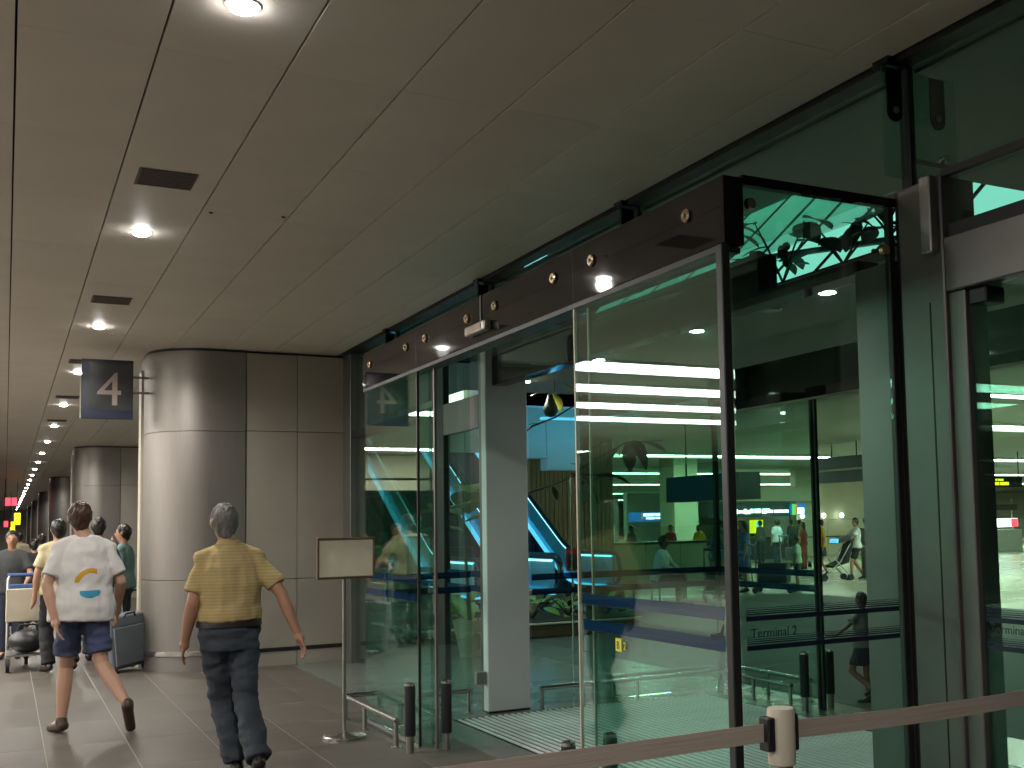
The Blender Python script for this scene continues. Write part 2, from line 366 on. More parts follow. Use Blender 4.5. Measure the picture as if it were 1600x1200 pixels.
# ------------------------------------------------------------------ pillars with rounded steel ends and panelled walls
def bull(y0, r, z0, z1, xe=2.32, e=0.0):
    cx, cyy = 1.36 + .60, y0 + .60; pts = [(xe, y0 - e)]
    for k in range(0, 17):
        a = math.radians(270 - 90 * k / 16); pts.append((cx + (.60 + e) * math.cos(a), cyy + (.60 + e) * math.sin(a)))
    pts += [(1.36 - e, y0 + 1.15), (xe, y0 + 1.15)]
    return MB().prism(pts, 'z', z0, z1)
def pillar(y0, label, detail=True):
    t = thing('pillar', label, 'pillar', (2.3, y0, 0), group='steel ended pillars along the corridor')
    for k, (a, b) in enumerate(((.0, .16), (.166, .975), (.981, 2.585), (2.591, CZ - .03))):
        bull(y0, .6, a, b, 2.32).build('steel_panel', 'steel_brushed', t, sharp=20)
    bull(y0 + .01, .6, CZ - .03, CZ + .02, 2.31).build('shadow_gap', 'black_plastic', t)
    bull(y0, .6, .165, .215, 2.318, e=.018).build('bumper_rail', 'steel', t, bevel=.004)
    for xa, xb in ((2.328, 2.885), (2.892, FX - .05)):
        for a, b in ((.0, .155), (.161, .945), (.951, 2.595), (2.601, CZ - .03)):
            MB().box(xa, xb, y0 + .012, y0 + .06, a, b).build('wall_panel', 'wall_panel', t, bevel=.002)
    MB().box(2.325, FX - .055, y0 + .07, y0 + 1.1, 0, CZ).build('core', 'black_plastic', t)
    MB().box(2.33, FX - .052, y0 + .004, y0 + .011, .16, .20).build('bumper_strip', 'black_plastic', t)
    MB().box(1.335, 1.358, y0 + .9, y0 + 1.14, 0, CZ - .16).build('edge_trim', 'pale_trim', t)
    return t
pillar(12.7, 'rounded brushed steel pillar with panelled wall beside the number 4 sign')
for y in (28.0, 43.4, 58.8, 74.2, 89.6): pillar(y, 'rounded steel pillar repeating down the corridor beyond the first')
# number sign
t = thing('number_sign', 'dark square sign with a pale numeral 4 bracketed off the steel pillar', 'sign', (.95, 13.2, 2.73))
MB().box(.692, 1.208, 13.16, 13.20, 2.735, 3.385).build('panel', 'sign_navy', t, bevel=.004)
MB().box(.772, 1.206, 13.154, 13.159, 2.83, 3.355).build('face', 'sign_face', t)
MB().box(.682, .690, 13.155, 13.205, 2.735, 3.19).build('edge_strip', 'pale_trim', t)
text('numeral', '4', .52, 'numeral', t, FACE_NY(.84, 13.151, 2.885))
for z in (3.02, 3.19): MB().box(1.209, 1.37, 13.17, 13.19, z, z + .025).build('bracket', 'frame_grey', t)
# ------------------------------------------------------------------ far signs
for x, y, z, w_, l in ((-.02, 45, 2.54, .38, 'pair of red lit figures on a sign hung on two rods down the corridor'), (-.06, 60, 1.88, .26, 'smaller low red lit sign at the deep end of the corridor')):
    t = thing('red_sign', l, 'sign', (x, y, z), group='red lit signs down the corridor')
    MB().box(x - .03, x + w_ + .03, y + .03, y + .1, z - .03, z + .31).build('case', 'black_plastic', t)
    for q in ((0, 1) if w_ > .3 else (0,)): MB().box(x + q * .2, x + .17 + q * .2, y, y + .028, z, z + .28).build('lit_figure', 'sign_red', t)
    for q in (.0, w_): MB().tube([(x + q, y + .06, z + .312), (x + q, y + .06, CZ)], .012, 6).build('rod', 'black_plastic', t)
for x, y, z, l in ((.30, 50, 1.90, 'yellow lit sign hung beyond the red sign down the corridor'), (.22, 66, 1.72, 'farther yellow lit sign hung low at the deep end of the corridor')):
    t = thing('yellow_sign', l, 'sign', (x, y, z), group='yellow lit signs down the corridor')
    MB().box(x, x + .22, y, y + .06, z, z + .46).build('lit_face', 'sign_yellow', t, bevel=.02)
    MB().box(x + .09, x + .13, y + .02, y + .04, z + .461, CZ).build('rod', 'black_plastic', t)
box('corridor_end_wall', 'wall_panel', None, -16, FX + .1, 104, 104.4, -.25, CZ + .05, label='dim far end wall closing the long corridor', category='wall')
# ------------------------------------------------------------------ terminal facade (posts, transoms, upper glazing, fins)
fa = thing('terminal_facade', 'grey framed glass terminal front with columns and transoms behind the vestibule', 'facade', (FX, 3.5, 0))
def pane(parent, x0, x1, y0, y1, z0, z1, name='glass_pane', m='glass_green'): return MB().box(x0, x1, y0, y1, z0, z1).build(name, m, parent)
gx0, gx1 = FX - .006, FX + .006
MB().box(FX - .10, FX + .04, -6, 12.4, CZ - .025, CZ + .04).build('head_channel', 'black_plastic', fa)
ys = [-3.6, -1.23, 1.17, 3.57, 5.95, 8.35, 10.85, 12.38]
for a, b in zip(ys, ys[1:]): pane(fa, gx0, gx1, a + .006, b - .006, 2.95 if a < 9 else 2.60, CZ - .026)
MB().box(FX - .05, FX + .15, 3.345, 3.60, 0, 2.93).build('column', 'frame_grey', fa, bevel=.006)
MB().box(FX - .052, FX - .046, 3.425, 3.432, .0, 2.40).build('seam', 'black_plastic', fa)
MB().box(FX - .03, FX + .1, 3.602, 3.635, 0, 2.93).build('gasket', 'black_plastic', fa)
MB().box(FX - .02, FX + .15, 3.67, 3.93, 0, 2.64).build('column', 'frame_grey', fa, bevel=.006)
MB().box(FX + .01, FX + .14, 3.94, 4.718, 2.64, 2.70).build('transom', 'beam_dark', fa)
MB().box(FX + .01, FX + .14, 4.72, 8.40, 2.64, 2.915).build('transom', 'beam_dark', fa, bevel=.004)
MB().box(FX - .05, FX + .13, -6, 3.34, 2.43, 2.66).build('transom', 'frame_grey', fa, bevel=.006)
MB().box(FX - .02, FX + .08, -6, 3.34, 2.662, 2.72).build('transom_track', 'black_plastic', fa)
MB().box(FX - .045, FX - .01, -6, 3.34, 2.92, 2.95).build('glazing_bar', 'frame_dark', fa)
pane(fa, gx0, gx1, -6, 3.33, 2.722, 2.918)
# door bay to the right: jamb, glass leaf, printed bands
MB().box(FX - .03, FX + .10, 3.255, 3.343, 0, 2.428).build('door_jamb', 'frame_grey', fa, bevel=.004)
MB().box(FX - .012, FX + .10, 3.16, 3.25, 2.36, 2.428).build('door_closer', 'black_plastic', fa, bevel=.006)
MB().lathe([(.006, 0), (.006, .28)], (FX - .075, 3.425, 2.63), 8).build('rod', 'steel', fa)
MB().box(FX - .10, FX - .052, 3.36, 3.42, 2.60, 2.93).build('bracket', 'steel_dull', fa, bevel=.006)
def bands(parent, axis, c, a, b, z0s, side=-1, film=True):
    """printed safety bands: a solid strip with thinner lines above it on a tinted film"""
    for z0 in z0s:
        m = MB(); hs = [(0, .020)] + [(.024 + k * .0085, .0055 - k * .0011) for k in range(4)]
        for dz, h in hs:
            if axis == 'x': m.box(c - .0012, c, a, b, z0 + dz, z0 + dz + h)
            else: m.box(a, b, c - .0012, c, z0 + dz, z0 + dz + h)
        o = m.build('printed_band', 'print_navy', parent)
        if film:
            f = MB(); g = .0016
            if axis == 'x': f.box(c - g - .0004, c - g, a, b, z0 + .002, z0 + .052)
            else: f.box(a, b, c - g - .0004, c - g, z0 + .002, z0 + .052)
            f.build('tinted_film', 'glass_film', o)
pd = pane(fa, gx0, gx1, -1.0, 3.25, .01, 2.425)
bands(pd, 'x', gx0 - .0005, -1.0, 3.24, (1.075, .965), film=False)
text('lettering', 'Terminal 2', .05, 'print_black', pd, FACE_NX(gx0 - .002, 3.22, 1.035))
# bays left of the vestibule
MB().box(FX - .03, FX + .03, 8.515, 8.60, 0, 2.95).build('column', 'frame_grey', fa, bevel=.004)
MB().box(FX - .03, FX + .03, 8.602, 9.448, 2.31, 2.59).build('transom', 'frame_grey', fa, bevel=.004)
MB().box(FX - .03, FX + .03, 9.45, 9.75, 0, 2.95).build('column', 'frame_dark', fa, bevel=.004)
pd = pane(fa, gx0, gx1, 8.605, 9.446, .01, 2.308); bands(pd, 'x', gx0 - .0005, 8.61, 9.44, (1.07, .95))
MB().box(FX - .03, FX + .1, 9.752, 12.38, 2.52, 2.60).build('transom', 'frame_dark', fa)
pd = pane(fa, gx0, gx1, 9.755, 12.39, .01, 2.518); bands(pd, 'x', gx0 - .0005, 9.76, 12.38, (1.07, .95))
MB().box(FX - .06, FX + .14, 12.40, 12.705, 0, CZ - .02).build('column', 'frame_grey', fa, bevel=.004)
# hanging glass fins with patch plates
def fin(y, label):
    t = thing('glass_fin', label, 'fin', (FX, y, 2.95), group='glass fins hung from the ceiling')
    MB().box(3.33, FX - .02, y - .006, y + .006, 2.98, CZ - .03).build('glass_blade', 'glass_green', t)
    MB().box(FX + .02, 3.76, y - .006, y + .006, 2.98, CZ - .03).build('glass_blade', 'glass_green', t)
    MB().box(FX - .015, FX + .015, y - .03, y + .03, 2.94, CZ - .001).build('hanger_bar', 'black_plastic', t)
    MB().box(3.325, FX - .016, y - .05, y + .05, CZ - .03, CZ - .001).build('head_plate', 'beam_dark', t)
    for xa in (3.345, 3.60):
        pts = [(xa, CZ - .04), (xa, 3.27)] + [(xa + .045 - .045 * math.cos(math.pi * k / 8), 3.27 - .045 * math.sin(math.pi * k / 8)) for k in range(1, 8)] + [(xa + .09, 3.27), (xa + .09, CZ - .04)]
        pp = MB().prism(pts, 'y', y - .014, y - .007).build('patch_plate', 'beam_dark', t, bevel=.002)
        MB().tube([(xa + .045, y - .024, 3.275), (xa + .045, y - .0145, 3.275)], .014, 14).build('bolt', 'steel_dull', pp)
    MB().tube([(3.66, y - .045, 3.09), (3.66, y - .007, 3.09)], .018, 14).build('clamp', 'steel', t)
    MB().box(FX + .03, 3.75, y - .012, y - .0075, 3.05, 3.075).build('glass_splice', 'steel_dull', t)
for y, l in ((3.57, 'glass fin with dark patch plates hung above the grey facade column'), (5.95, 'dark fin bracket dropping from the ceiling above the vestibule beam'),
             (8.35, 'dark fin bracket dropping from the ceiling above the grey sensor box'), (10.85, 'dark fin bracket dropping from the ceiling near the panelled wall')): fin(y, l)
# white structural column
t = MB().box(3.42, 3.79, 8.40, 8.50, .012, CZ + .02).build('white_column', 'white_paint', None, bevel=.006, label='plain square white column standing inside the vestibule doorway', category='column')
MB().box(3.425, 3.785, 8.405, 8.495, 0, .0115).build('base_gap', 'black_plastic', t)
MB().box(3.33, 3.418, 8.42, 8.48, .23, .33).build('socket_box', 'steel_dull', t, bevel=.006)
# ------------------------------------------------------------------ entrance vestibule
v = thing('entrance_vestibule', 'projecting frameless glass entrance vestibule with a dark bolted header beam', 'vestibule', (VX, 6, 0))
MB().box(VX - .01, VX + .09, 3.62, 8.76, 2.61, 2.89).build('header_beam', 'beam_dark', v, bevel=.003)
MB().box(VX - .012, VX + .095, 3.66, 8.74, 2.585, 2.609).build('door_track', 'frame_dark', v)
for y in (3.89, 4.76, 5.19, 5.99, 6.44, 7.23, 7.64, 8.55):
    b = MB().tube([(VX - .012, y, 2.787), (VX - .02, y, 2.787), (VX - .026, y, 2.787)], [.030, .030, .024], 20).build('bolt_disc', 'brass', v)
    MB().tube([(VX - .0265, y, 2.787), (VX - .032, y, 2.787)], .009, 6).build('bolt_head', 'steel_dull', b)
for y in (4.97, 6.22, 7.43): MB().box(VX - .0112, VX - .0104, y - .002, y + .002, 2.62, 2.885).build('beam_joint', 'black_plastic', v)
MB().box(VX - .020, VX + .022, 3.628, 3.672, 0, 2.609).build('corner_post', 'frame_dark', v, bevel=.004)
vp = pane(v, VX - .006, VX + .006, 3.68, 4.97, .015, 2.584); bands(vp, 'x', VX - .0065, 3.70, 4.93, (1.105, .98))
MB().box(VX - .008, VX + .008, 4.971, 4.981, .015, 2.584).build('edge_strip', 'pale_trim', vp)
# dark aircraft pictogram and yellow notice on that pane
lg = MB(); lg.prism([(-3.80, 1.02), (-3.70, 1.02), (-3.70, 1.045), (-3.80, 1.045)], 'x', 0, .001); lg.v = [Vector((VX - .008 + q.x, -q.y, q.z)) for q in lg.v]
lg.add([(VX - .008, y, z) for y, z in ((3.79, 1.05), (3.73, 1.055), (3.705, 1.09), (3.70, 1.09), (3.712, 1.048))] + [(VX - .007, y, z) for y, z in ((3.79, 1.05), (3.73, 1.055), (3.705, 1.09), (3.70, 1.09), (3.712, 1.048))], [(0, 1, 2, 3, 4), (9, 8, 7, 6, 5), (0, 5, 6, 1), (1, 6, 7, 2), (2, 7, 8, 3), (3, 8, 9, 4), (4, 9, 5, 0)])
lg.build('pictogram', 'print_black', vp)
MB().box(VX - .0085, VX - .0075, 4.545, 4.60, .905, .965).build('notice', 'sticker', vp)
text('notice_numeral', '2', .05, 'sticker', vp, FACE_NX(VX - .009, 4.525, .917))
text('notice_letter', 'B', .05, 'print_black', vp, FACE_NX(VX - .009, 4.59, .917))
vq = pane(v, VX + .045, VX + .055, 3.75, 4.92, .02, 2.60, 'sliding_leaf')
MB().box(VX + .044, VX + .056, 4.921, 4.929, .02, 2.60).build('edge_strip', 'pale_trim', vq)
vp = pane(v, VX - .006, VX + .006, 7.44, 8.72, .015, 2.584); bands(vp, 'x', VX - .0065, 7.46, 8.70, (1.105, .98))
MB().box(VX - .009, VX + .009, 7.425, 7.438, .0, 2.584).build('edge_strip', 'frame_dark', vp)
vq = pane(v, VX + .045, VX + .055, 7.235, 8.40, .02, 2.60, 'sliding_leaf')
MB().box(VX + .042, VX + .058, 7.212, 7.234, .02, 2.60).build('stile', 'frame_grey', vq)
MB().box(VX - .01, VX + .01, 7.44, 8.73, 0, .0148).build('floor_channel', 'steel', v)
MB().box(VX - .01, VX + .01, 3.68, 4.97, 0, .0148).build('floor_channel', 'steel', v)
# near side: pane, text, top rail
vp = pane(v, VX + .04, FX - .08, 3.645, 3.655, .015, 2.865); bands(vp, 'y', 3.6445, VX + .06, FX - .09, (1.10, .985), film=False)
text('lettering', 'Terminal 2', .052, 'print_black', vp, FACE_NY(2.60, 3.643, 1.035))
MB().box(VX + .095, FX - .03, 3.63, 3.67, 2.866, 2.905).build('top_rail', 'beam_dark', v)
MB().box(FX - .075, FX - .04, 3.635, 3.665, 0, 2.865).build('rear_post', 'frame_dark', v, bevel=.003)
for x, z in ((2.655, 2.79), (3.37, 2.67)):
    MB().tube([(x, 3.642, z), (x, 3.625, z)], [.028, .022], 18).build('bolt_disc', 'brass', v)
# far side pane
vp = pane(v, VX + .012, FX - .06, 8.715, 8.727, .015, 2.865); bands(vp, 'y', 8.7145, VX + .05, FX - .07, (1.07, .95))
MB().box(VX + .095, FX - .055, 8.70, 8.74, 2.866, 2.905).build('top_rail', 'beam_dark', v)
pane(v, VX + .1, FX - .02, 3.68, 8.69, 2.872, 2.884, 'roof_pane')
t = MB().box(2.46, 2.507, 6.05, 6.37, 2.655, 2.715).build('door_sensor', 'steel_dull', None, bevel=.012, label='small grey motion sensor box fixed on the dark header beam', category='sensor')
MB().box(2.4565, 2.4595, 6.10, 6.32, 2.668, 2.70).build('lens_window', 'bronze', t)
MB().tube([(2.505, 6.21, 2.716), (2.505, 6.21, 2.89)], .004, 6).build('cable', 'frame_grey', t)
# ------------------------------------------------------------------ inner lobby glazing
IX = 5.68
iv = thing('inner_glass_wall', 'inner glass wall of the entrance lobby with blue printed bands', 'glass wall', (IX, 7, 0))
MB().box(IX - .04, IX + .06, 3.95, 8.47, 2.47, 2.83).build('header_beam', 'beam_dark', iv)
MB().box(IX - .045, IX + .065, 3.95, 8.47, 2.455, 2.4695).build('lower_trim', 'pale_trim', iv)
vp = pane(iv, IX - .006, IX + .006, 7.04, 8.41, .015, 2.454); bands(vp, 'x', IX - .0065, 7.05, 8.40, (1.04, .92))
vp = pane(iv, 3.81, IX - .01, 8.414, 8.426, .015, 2.468); bands(vp, 'y', 8.4135, 3.82, IX - .02, (1.04, .92))
for y in (7.0, 7.05): MB().box(IX - .012, IX + .012, y - .012, y + .012, 0, 2.454).build('mullion', 'frame_dark', iv)
MB().box(IX - .02, IX + .02, 8.42, 8.46, 0, 2.454).build('corner_post', 'frame_dark', iv)
MB().tube([(4.2, 8.43, 1.9), (4.2, 8.43, .0)], .006, 6).build('patch_rod', 'steel', iv)
# ------------------------------------------------------------------ guard rails and bollards
def rail(pts, legs, label):
    t = thing('guard_rail', label, 'rail', (pts[0][0], pts[0][1], 0), group='low steel guard rails')
    P = [(x, y, .18) for x, y in pts]; MB().tube(P, .019, 12).build('top_tube', 'steel', t)
    for x, y in legs:
        l = MB().tube([(x, y, .0), (x, y, .17)], .016, 10).build('leg', 'steel_dull', t)
        MB().lathe([(.034, 0.001), (.034, .006), (.018, .009)], (x, y, 0), 16).build('foot_plate', 'steel', l)
rail([(2.38, 7.50), (2.38, 8.83), (2.62, 8.84)], [(2.38, 7.52), (2.38, 8.28), (2.38, 8.8)], 'low steel guard rail outside the vestibule beside the sign stand')
rail([(2.67, 7.48), (2.67, 8.52), (3.32, 8.52)], [(2.67, 7.50), (2.67, 8.3), (3.30, 8.52)], 'low steel guard rail inside the vestibule ending by the white column')
rail([(3.82, 8.29), (5.54, 8.29), (5.54, 7.23)], [(3.84, 8.29), (4.73, 8.29), (5.54, 8.27), (5.54, 7.25), (5.54, 7.75)], 'low steel guard rail turning the corner at the inner end of the ribbed mat')
rail([(4.62, 8.55), (5.84, 8.55), (5.84, 7.36)], [(4.64, 8.55), (5.84, 8.53), (5.84, 7.95), (5.84, 7.38)], 'low steel guard rail on the hall side of the inner glass wall')
def bollard(x, y, label):
    t = thing('bollard', label, 'bollard', (x, y, 0), group='low bollards with black sleeves')
    MB().lathe([(.026, .001), (.026, .11)], (x, y, 0), 18).build('stem', 'steel_dull', t)
    MB().lathe([(.03, .11), (.036, .114), (.036, .436), (.033, .44)], (x, y, 0), 20).build('sleeve', 'rubber', t)
    MB().lathe([(.034, .4405), (.034, .456), (.02, .464), (.004, .466)], (x, y, 0), 20).build('cap', 'steel', t)
for x, y, l in ((2.40, 7.28, 'black sleeved bollard outside the glass by the steel guard rail end'), (2.645, 7.25, 'black sleeved bollard inside the glass at the left of the doorway'),
                (2.39, 4.87, 'black sleeved bollard behind the belt barrier outside the glass panel'), (2.655, 4.94, 'black sleeved bollard behind the belt barrier inside the glass panel'),
                (5.53, 7.05, 'black sleeved bollard on the lobby side of the inner glass wall'), (5.80, 7.07, 'black sleeved bollard on the hall side of the inner glass wall')): bollard(x, y, l)
# ribbed entrance mat
mt = MB().box(3.08, 5.33, 3.95, 8.24, .001, .004).build('entrance_mat', 'rubber', None, label='ribbed aluminium entrance mat on the vestibule floor', category='mat')
s0 = MB().box(-.0135, .0135, -2.13, 2.13, 0, .010).build('slat', 'slat_alu', None, bevel=.002, org=(0, 0, 0)); s0.parent = mt
for k in range(41):
    L_ = (3.105 + k * .055 - mt.location.x, 0, .004)
    if k == 0: s0.location = L_
    else: inst(s0, L_, mt)
MB().box(3.07, 5.36, 8.242, 8.27, .001, .012).build('edge_strip', 'brass', mt)
# ------------------------------------------------------------------ sign stand
t = thing('sign_stand', 'blank cream notice board in a thin frame on a steel pole stand', 'sign stand', (2.17, 8.06, 0))
MB().lathe([(.155, .001), (.155, .018), (.145, .026), (.05, .034), (.02, .045)], (2.17, 8.06, 0), 36).build('base', 'steel', t)
MB().tube([(2.17, 8.07, .04), (2.17, 8.07, 1.15)], .0135, 14).build('pole', 'steel_dull', t)
bd = MB().box(1.985, 2.375, 8.052, 8.062, 1.152, 1.415).build('board', 'board_white', t)
for a in ((1.968, 2.392, 1.134, 1.152), (1.968, 2.392, 1.415, 1.433)): MB().box(a[0], a[1], 8.044, 8.068, a[2], a[3]).build('frame_bar', 'bronze', bd, bevel=.003)
for a in ((1.968, 1.985), (2.375, 2.392)): MB().box(a[0], a[1], 8.044, 8.068, 1.1525, 1.4145).build('frame_bar', 'bronze', bd, bevel=.003)
# ------------------------------------------------------------------ retractable belt barrier
bx, by = 1.965, 2.62
t = thing('belt_barrier', 'pale steel belt barrier post with a tan webbing belt stretched to both sides', 'barrier', (bx, by, 0))
MB().lathe([(.17, 0.001), (.17, .02), (.06, .035), (.032, .045)], (bx, by, 0), 36).build('base', 'steel_dull', t)
MB().lathe([(.0315, .045), (.0315, .80)], (bx, by, 0), 28).build('post', 'steel', t)
hd = MB().lathe([(.034, .80), (.040, .805), (.040, .955), (.038, .962), (.010, .966)], (bx, by, 0), 32).build('head', 'pale_trim', t)
MB().box(bx - .062, bx - .036, by - .024, by + .024, .845, .94).build('belt_clip', 'black_plastic', hd, bevel=.004)
MB().box(bx + .034, bx + .05, by - .02, by + .02, .84, .945).build('belt_slot', 'black_plastic', hd, bevel=.004)
def belt(x0, y0, z0, x1, y1, z1, h):
    m = MB(); n = 24; R = []
    for k in range(n + 1):
        q = k / n; x, y, z = x0 + (x1 - x0) * q, y0 + (y1 - y0) * q, z0 + (z1 - z0) * q - .012 * math.sin(math.pi * q)
        tw = .004 * math.sin(3 * q)
        R.append([Vector((x, y - .001, z - h / 2)), Vector((x, y + .001, z - h / 2)), Vector((x, y + .001 + tw, z + h / 2)), Vector((x, y - .001 + tw, z + h / 2))])
    m.rings(R).build('belt', 'belt', t)
belt(bx - .055, by, .897, -.9, 2.60, .915, .052)
belt(bx + .045, by, .897, 3.30, 2.72, .885, .052)
# ------------------------------------------------------------------ hall lights
def row(x0, x1, y, label, cove=True):
    t = thing('hall_light', label, 'light', ((x0 + x1) / 2, y, CZ), group='strip light rows across the hall ceiling')
    MB().box(x0, x1, y - .16, y + .16, CZ - .05, CZ + .018).build('housing', 'bulkhead_white', t)
    MB().box(x0 + .03, x1 - .03, y - .13, y + .13, CZ - .056, CZ - .051).build('diffuser', 'lamp_hall', t)
    if cove: MB().box(x0, x1, y + .5, y + .9, CZ - .06, CZ + .015).build('cove_panel', 'lamp_cove', t)
row(13.2, 24, 12.9, 'strip light row crossing the hall ceiling nearest the facade doors', False)
row(16.2, 30, 17.4, 'strip light row crossing the hall ceiling above the brown column')
row(15.6, 38, 28, 'strip light row crossing the hall ceiling beyond the brown column')
row(16, 48, 38.5, 'strip light row crossing the hall ceiling above the service counter')
row(18, 60, 50, 'strip light row crossing the far part of the hall ceiling')
row(22, 70, 66, 'strip light row crossing the farthest part of the hall ceiling', False)
row(26, 78, 84, 'short looking strip light row at the deep end of the hall')
hl = thing('hall_downlight', 'round downlight in the lowered ceiling just inside the hall', 'light', (6.42, 7.68, CZ), group='downlights just inside the hall')
MB().lathe([(.09, -.006), (.09, .0)], (6.42, 7.68, CZ + .018), 24).build('trim_ring', 'steel', hl)
MB().lathe([(.075, -.010), (.075, -.0065)], (6.42, 7.68, CZ + .018), 24).build('lens', 'lamp_white', hl)
lamp('bulb_light', hl, (6.42, 7.68, CZ - .03), 45, (.85, 1, .85))
for y in (9.82, 12.05, 14.27): copy_tree(hl, (6.42, y, CZ))
t = MB().lathe([(.09, -.02), (.10, .0)], (6.44, 8.53, CZ + .018), 20).build('smoke_detector', 'steel_dull', None, label='unlit round fitting in the ceiling between two hall downlights', category='detector')
# ------------------------------------------------------------------ sloping lit glazing above the lobby
sk = thing('sloping_skylight', 'sloping backlit teal glazing with dark bars above the lobby', 'skylight', (6, 8, CZ + .3))
def slope(y0, y1, off, th, x0=6.3, x1=8.2): 
    z = lambda x: CZ + .12 + .95 * (x - 6.3)
    return MB().prism([(x0, z(x0) + off), (x1, z(x1) + off), (x1, z(x1) + off + th), (x0, z(x0) + off + th)], 'y', y0, y1)
for k in range(11):
    y = 4.6 + k * .8
    slope(y + .03, y + .77, 0, .02).build('glass_panel', 'sky_teal', sk)
    slope(y - .035, y + .029, -.10, .13).build('glazing_bar', 'frame_dark', sk)
for x in (6.7, 7.6): MB().tube([(x, 4.6, CZ + .12 + .95 * (x - 6.3) - .12), (x, 13.4, CZ + .12 + .95 * (x - 6.3) - .12)], .03, 8).build('cross_bar', 'frame_dark', sk)
MB().tube([(6.35, 6.6, CZ + .25), (6.5, 8.6, CZ + .55)], .03, 8).build('brace', 'frame_dark', sk)
box('planter_ledge', 'hall_dark', None, 6.06, 6.28, 4.8, 13.6, CZ + .102, CZ + .12, label='dark planter ledge under the sloping skylight', category='ledge')
# ------------------------------------------------------------------ leaves and plants
def leafmesh(name, m, L, W, fold=.15):
    b = MB(); n = 6; vs = []; fs = []
    for k in range(n + 1):
        q = k / n; wd = W * math.sin(math.pi * min(1, q * .97 + .015)) ** .75; z = -.25 * L * q * q
        vs += [(-wd, q * L, z + fold * wd), (0, q * L, z), (wd, q * L, z + fold * wd)]
    for k in range(n):
        a = k * 3; fs += [(a, a + 1, a + 4, a + 3), (a + 1, a + 2, a + 5, a + 4)]
    k0 = len(vs); vs += [(x, y, z - .004) for x, y, z in vs]
    fs += [tuple(i + k0 for i in f[::-1]) for f in fs]
    for k in range(n):
        a = k * 3; fs += [(a, a + 3, a + 3 + k0, a + k0), (a + 2, a + 2 + k0, a + 5 + k0, a + 5)]
    b.add(vs, fs); me = b.mesh(name); me.materials.append(M[m]); return me
LM = {k: leafmesh('leaf', m, L, W) for k, (m, L, W) in dict(dark=('leaf_dark', .34, .085), big=('leaf_green', .42, .15), pale=('leaf_yellow', .26, .07), small=('leaf_green', .24, .06), darks=('leaf_dark', .22, .05)).items()}
def leaf(kind, parent, loc, az, tilt, s=1.0, roll=0):
    o = bpy.data.objects.new('leaf', LM[kind]); COL.objects.link(o); o.parent = parent; o.location = Vector(loc) - wloc(parent)
    o.rotation_euler = (Matrix.Rotation(az, 4, 'Z') @ Matrix.Rotation(tilt, 4, 'X') @ Matrix.Rotation(roll, 4, 'Y')).to_euler(); o.scale = (s, s, s); return o
def bush(label, x, y, z, n, R, H, kinds, stem=True, group='indoor plants', pot=None):
    t = thing('potted_plant', label, 'plant', (x, y, z), group=group)
    if pot: MB().lathe(pot, (x, y, z), 24).build('pot', 'pot', t)
    for k in range(n):
        a = random.uniform(0, 6.28); hh = random.uniform(.05, 1) * H; r = R * random.uniform(.1, .7)
        leaf(random.choice(kinds), t, (x + r * math.cos(a), y + r * math.sin(a), z + hh), a - 1.57 + random.uniform(-.6, .6), random.uniform(-.2, .9), random.uniform(.7, 1.3), random.uniform(-.5, .5))
    for k in range(4):
        a = k * 1.6; MB().tube([(x, y, z), (x + .3 * R * math.cos(a), y + .3 * R * math.sin(a), z + H * .5), (x + .6 * R * math.cos(a), y + .6 * R * math.sin(a), z + H * .9)], [.012, .01, .006], 6).build('stem', 'branch', t)
for x, y, l, n, H in ((6.1, 7.9, 'dark broad leaved plant on the ledge under the skylight behind the bolt disc', 40, .55), (6.12, 7.1, 'dark low leafy plant in the middle of the skylight ledge', 22, .32),
                      (6.1, 6.45, 'dark leafy plant on the skylight ledge next to the grey facade column', 22, .42), (6.12, 12.6, 'dark plant on the far end of the skylight ledge', 20, .4)):
    bush(l, x, y, CZ + .12, int(n * .55), .5, H, ('dark', 'darks'))
# indoor planter beside the escalator
pl = thing('planter_bed', 'low round edged planter bed with a pale rim in front of the escalators', 'planter', (6.3, 14.3, 0))
MB().box(4.5, 7.75, 13.45, 15.2, .001, .17).build('wall', 'wood_dark', pl, bevel=.03)
MB().box(4.47, 7.78, 13.42, 15.23, .171, .20).build('rim', 'pot', pl, bevel=.01)
MB().box(4.55, 7.70, 13.5, 15.15, .2005, .215).build('soil', 'soil', pl)
bush('tall plant with large yellow green leaves behind the vestibule glass', 4.75, 12.2, 0, 12, .35, .5, ('small', 'big'), pot=[(.12, .001), (.2, .4), (.21, .42), (.18, .42), (.17, .36)])
tp = thing('tall_plant', 'tall indoor plant whose big lit leaves show beside the white column', 'plant', (4.62, 12.1, 0))
MB().tube([(4.75, 12.2, .38), (4.66, 12.1, 1.2), (4.6, 12.05, 2.1)], [.025, .02, .01], 8).build('stem', 'branch', tp)
for q, (dx, dz, az, ti, s, kd) in enumerate(((0, 1.62, .5, .3, 1.1, 'big'), (.02, 1.78, -1.0, .1, 1.1, 'big'), (.05, 1.9, -.4, -.2, 1.0, 'big'), (.0, 2.05, 1.2, .2, .9, 'pale'), (-.03, 1.7, 2.4, .2, 1.2, 'big'), (.03, 1.55, -2.2, .3, 1.1, 'big'), (0, 1.95, 2.9, .1, 1., 'big'), (.0, 1.45, .9, .2, 1., 'big'))):
    leaf(kd, tp, (4.62 + dx, 12.06, dz), az, ti, s * 1.35)
for k, (x, y, l) in enumerate(((7.35, 14.9, 'tapered cream pot in the planter beside the escalator newel'), (6.78, 14.95, 'tapered cream pot in the planter half hidden by the white column'), (5.45, 14.9, 'tapered cream pot at the far end of the planter'))):
    t = thing('cone_pot', l, 'pot', (x, y, .215), group='tapered pots in the planter bed')
    MB().lathe([(.09, 0), (.205, .32), (.212, .335), (.19, .335), (.18, .30)], (x, y, .216), 28).build('shell', 'pot', t)
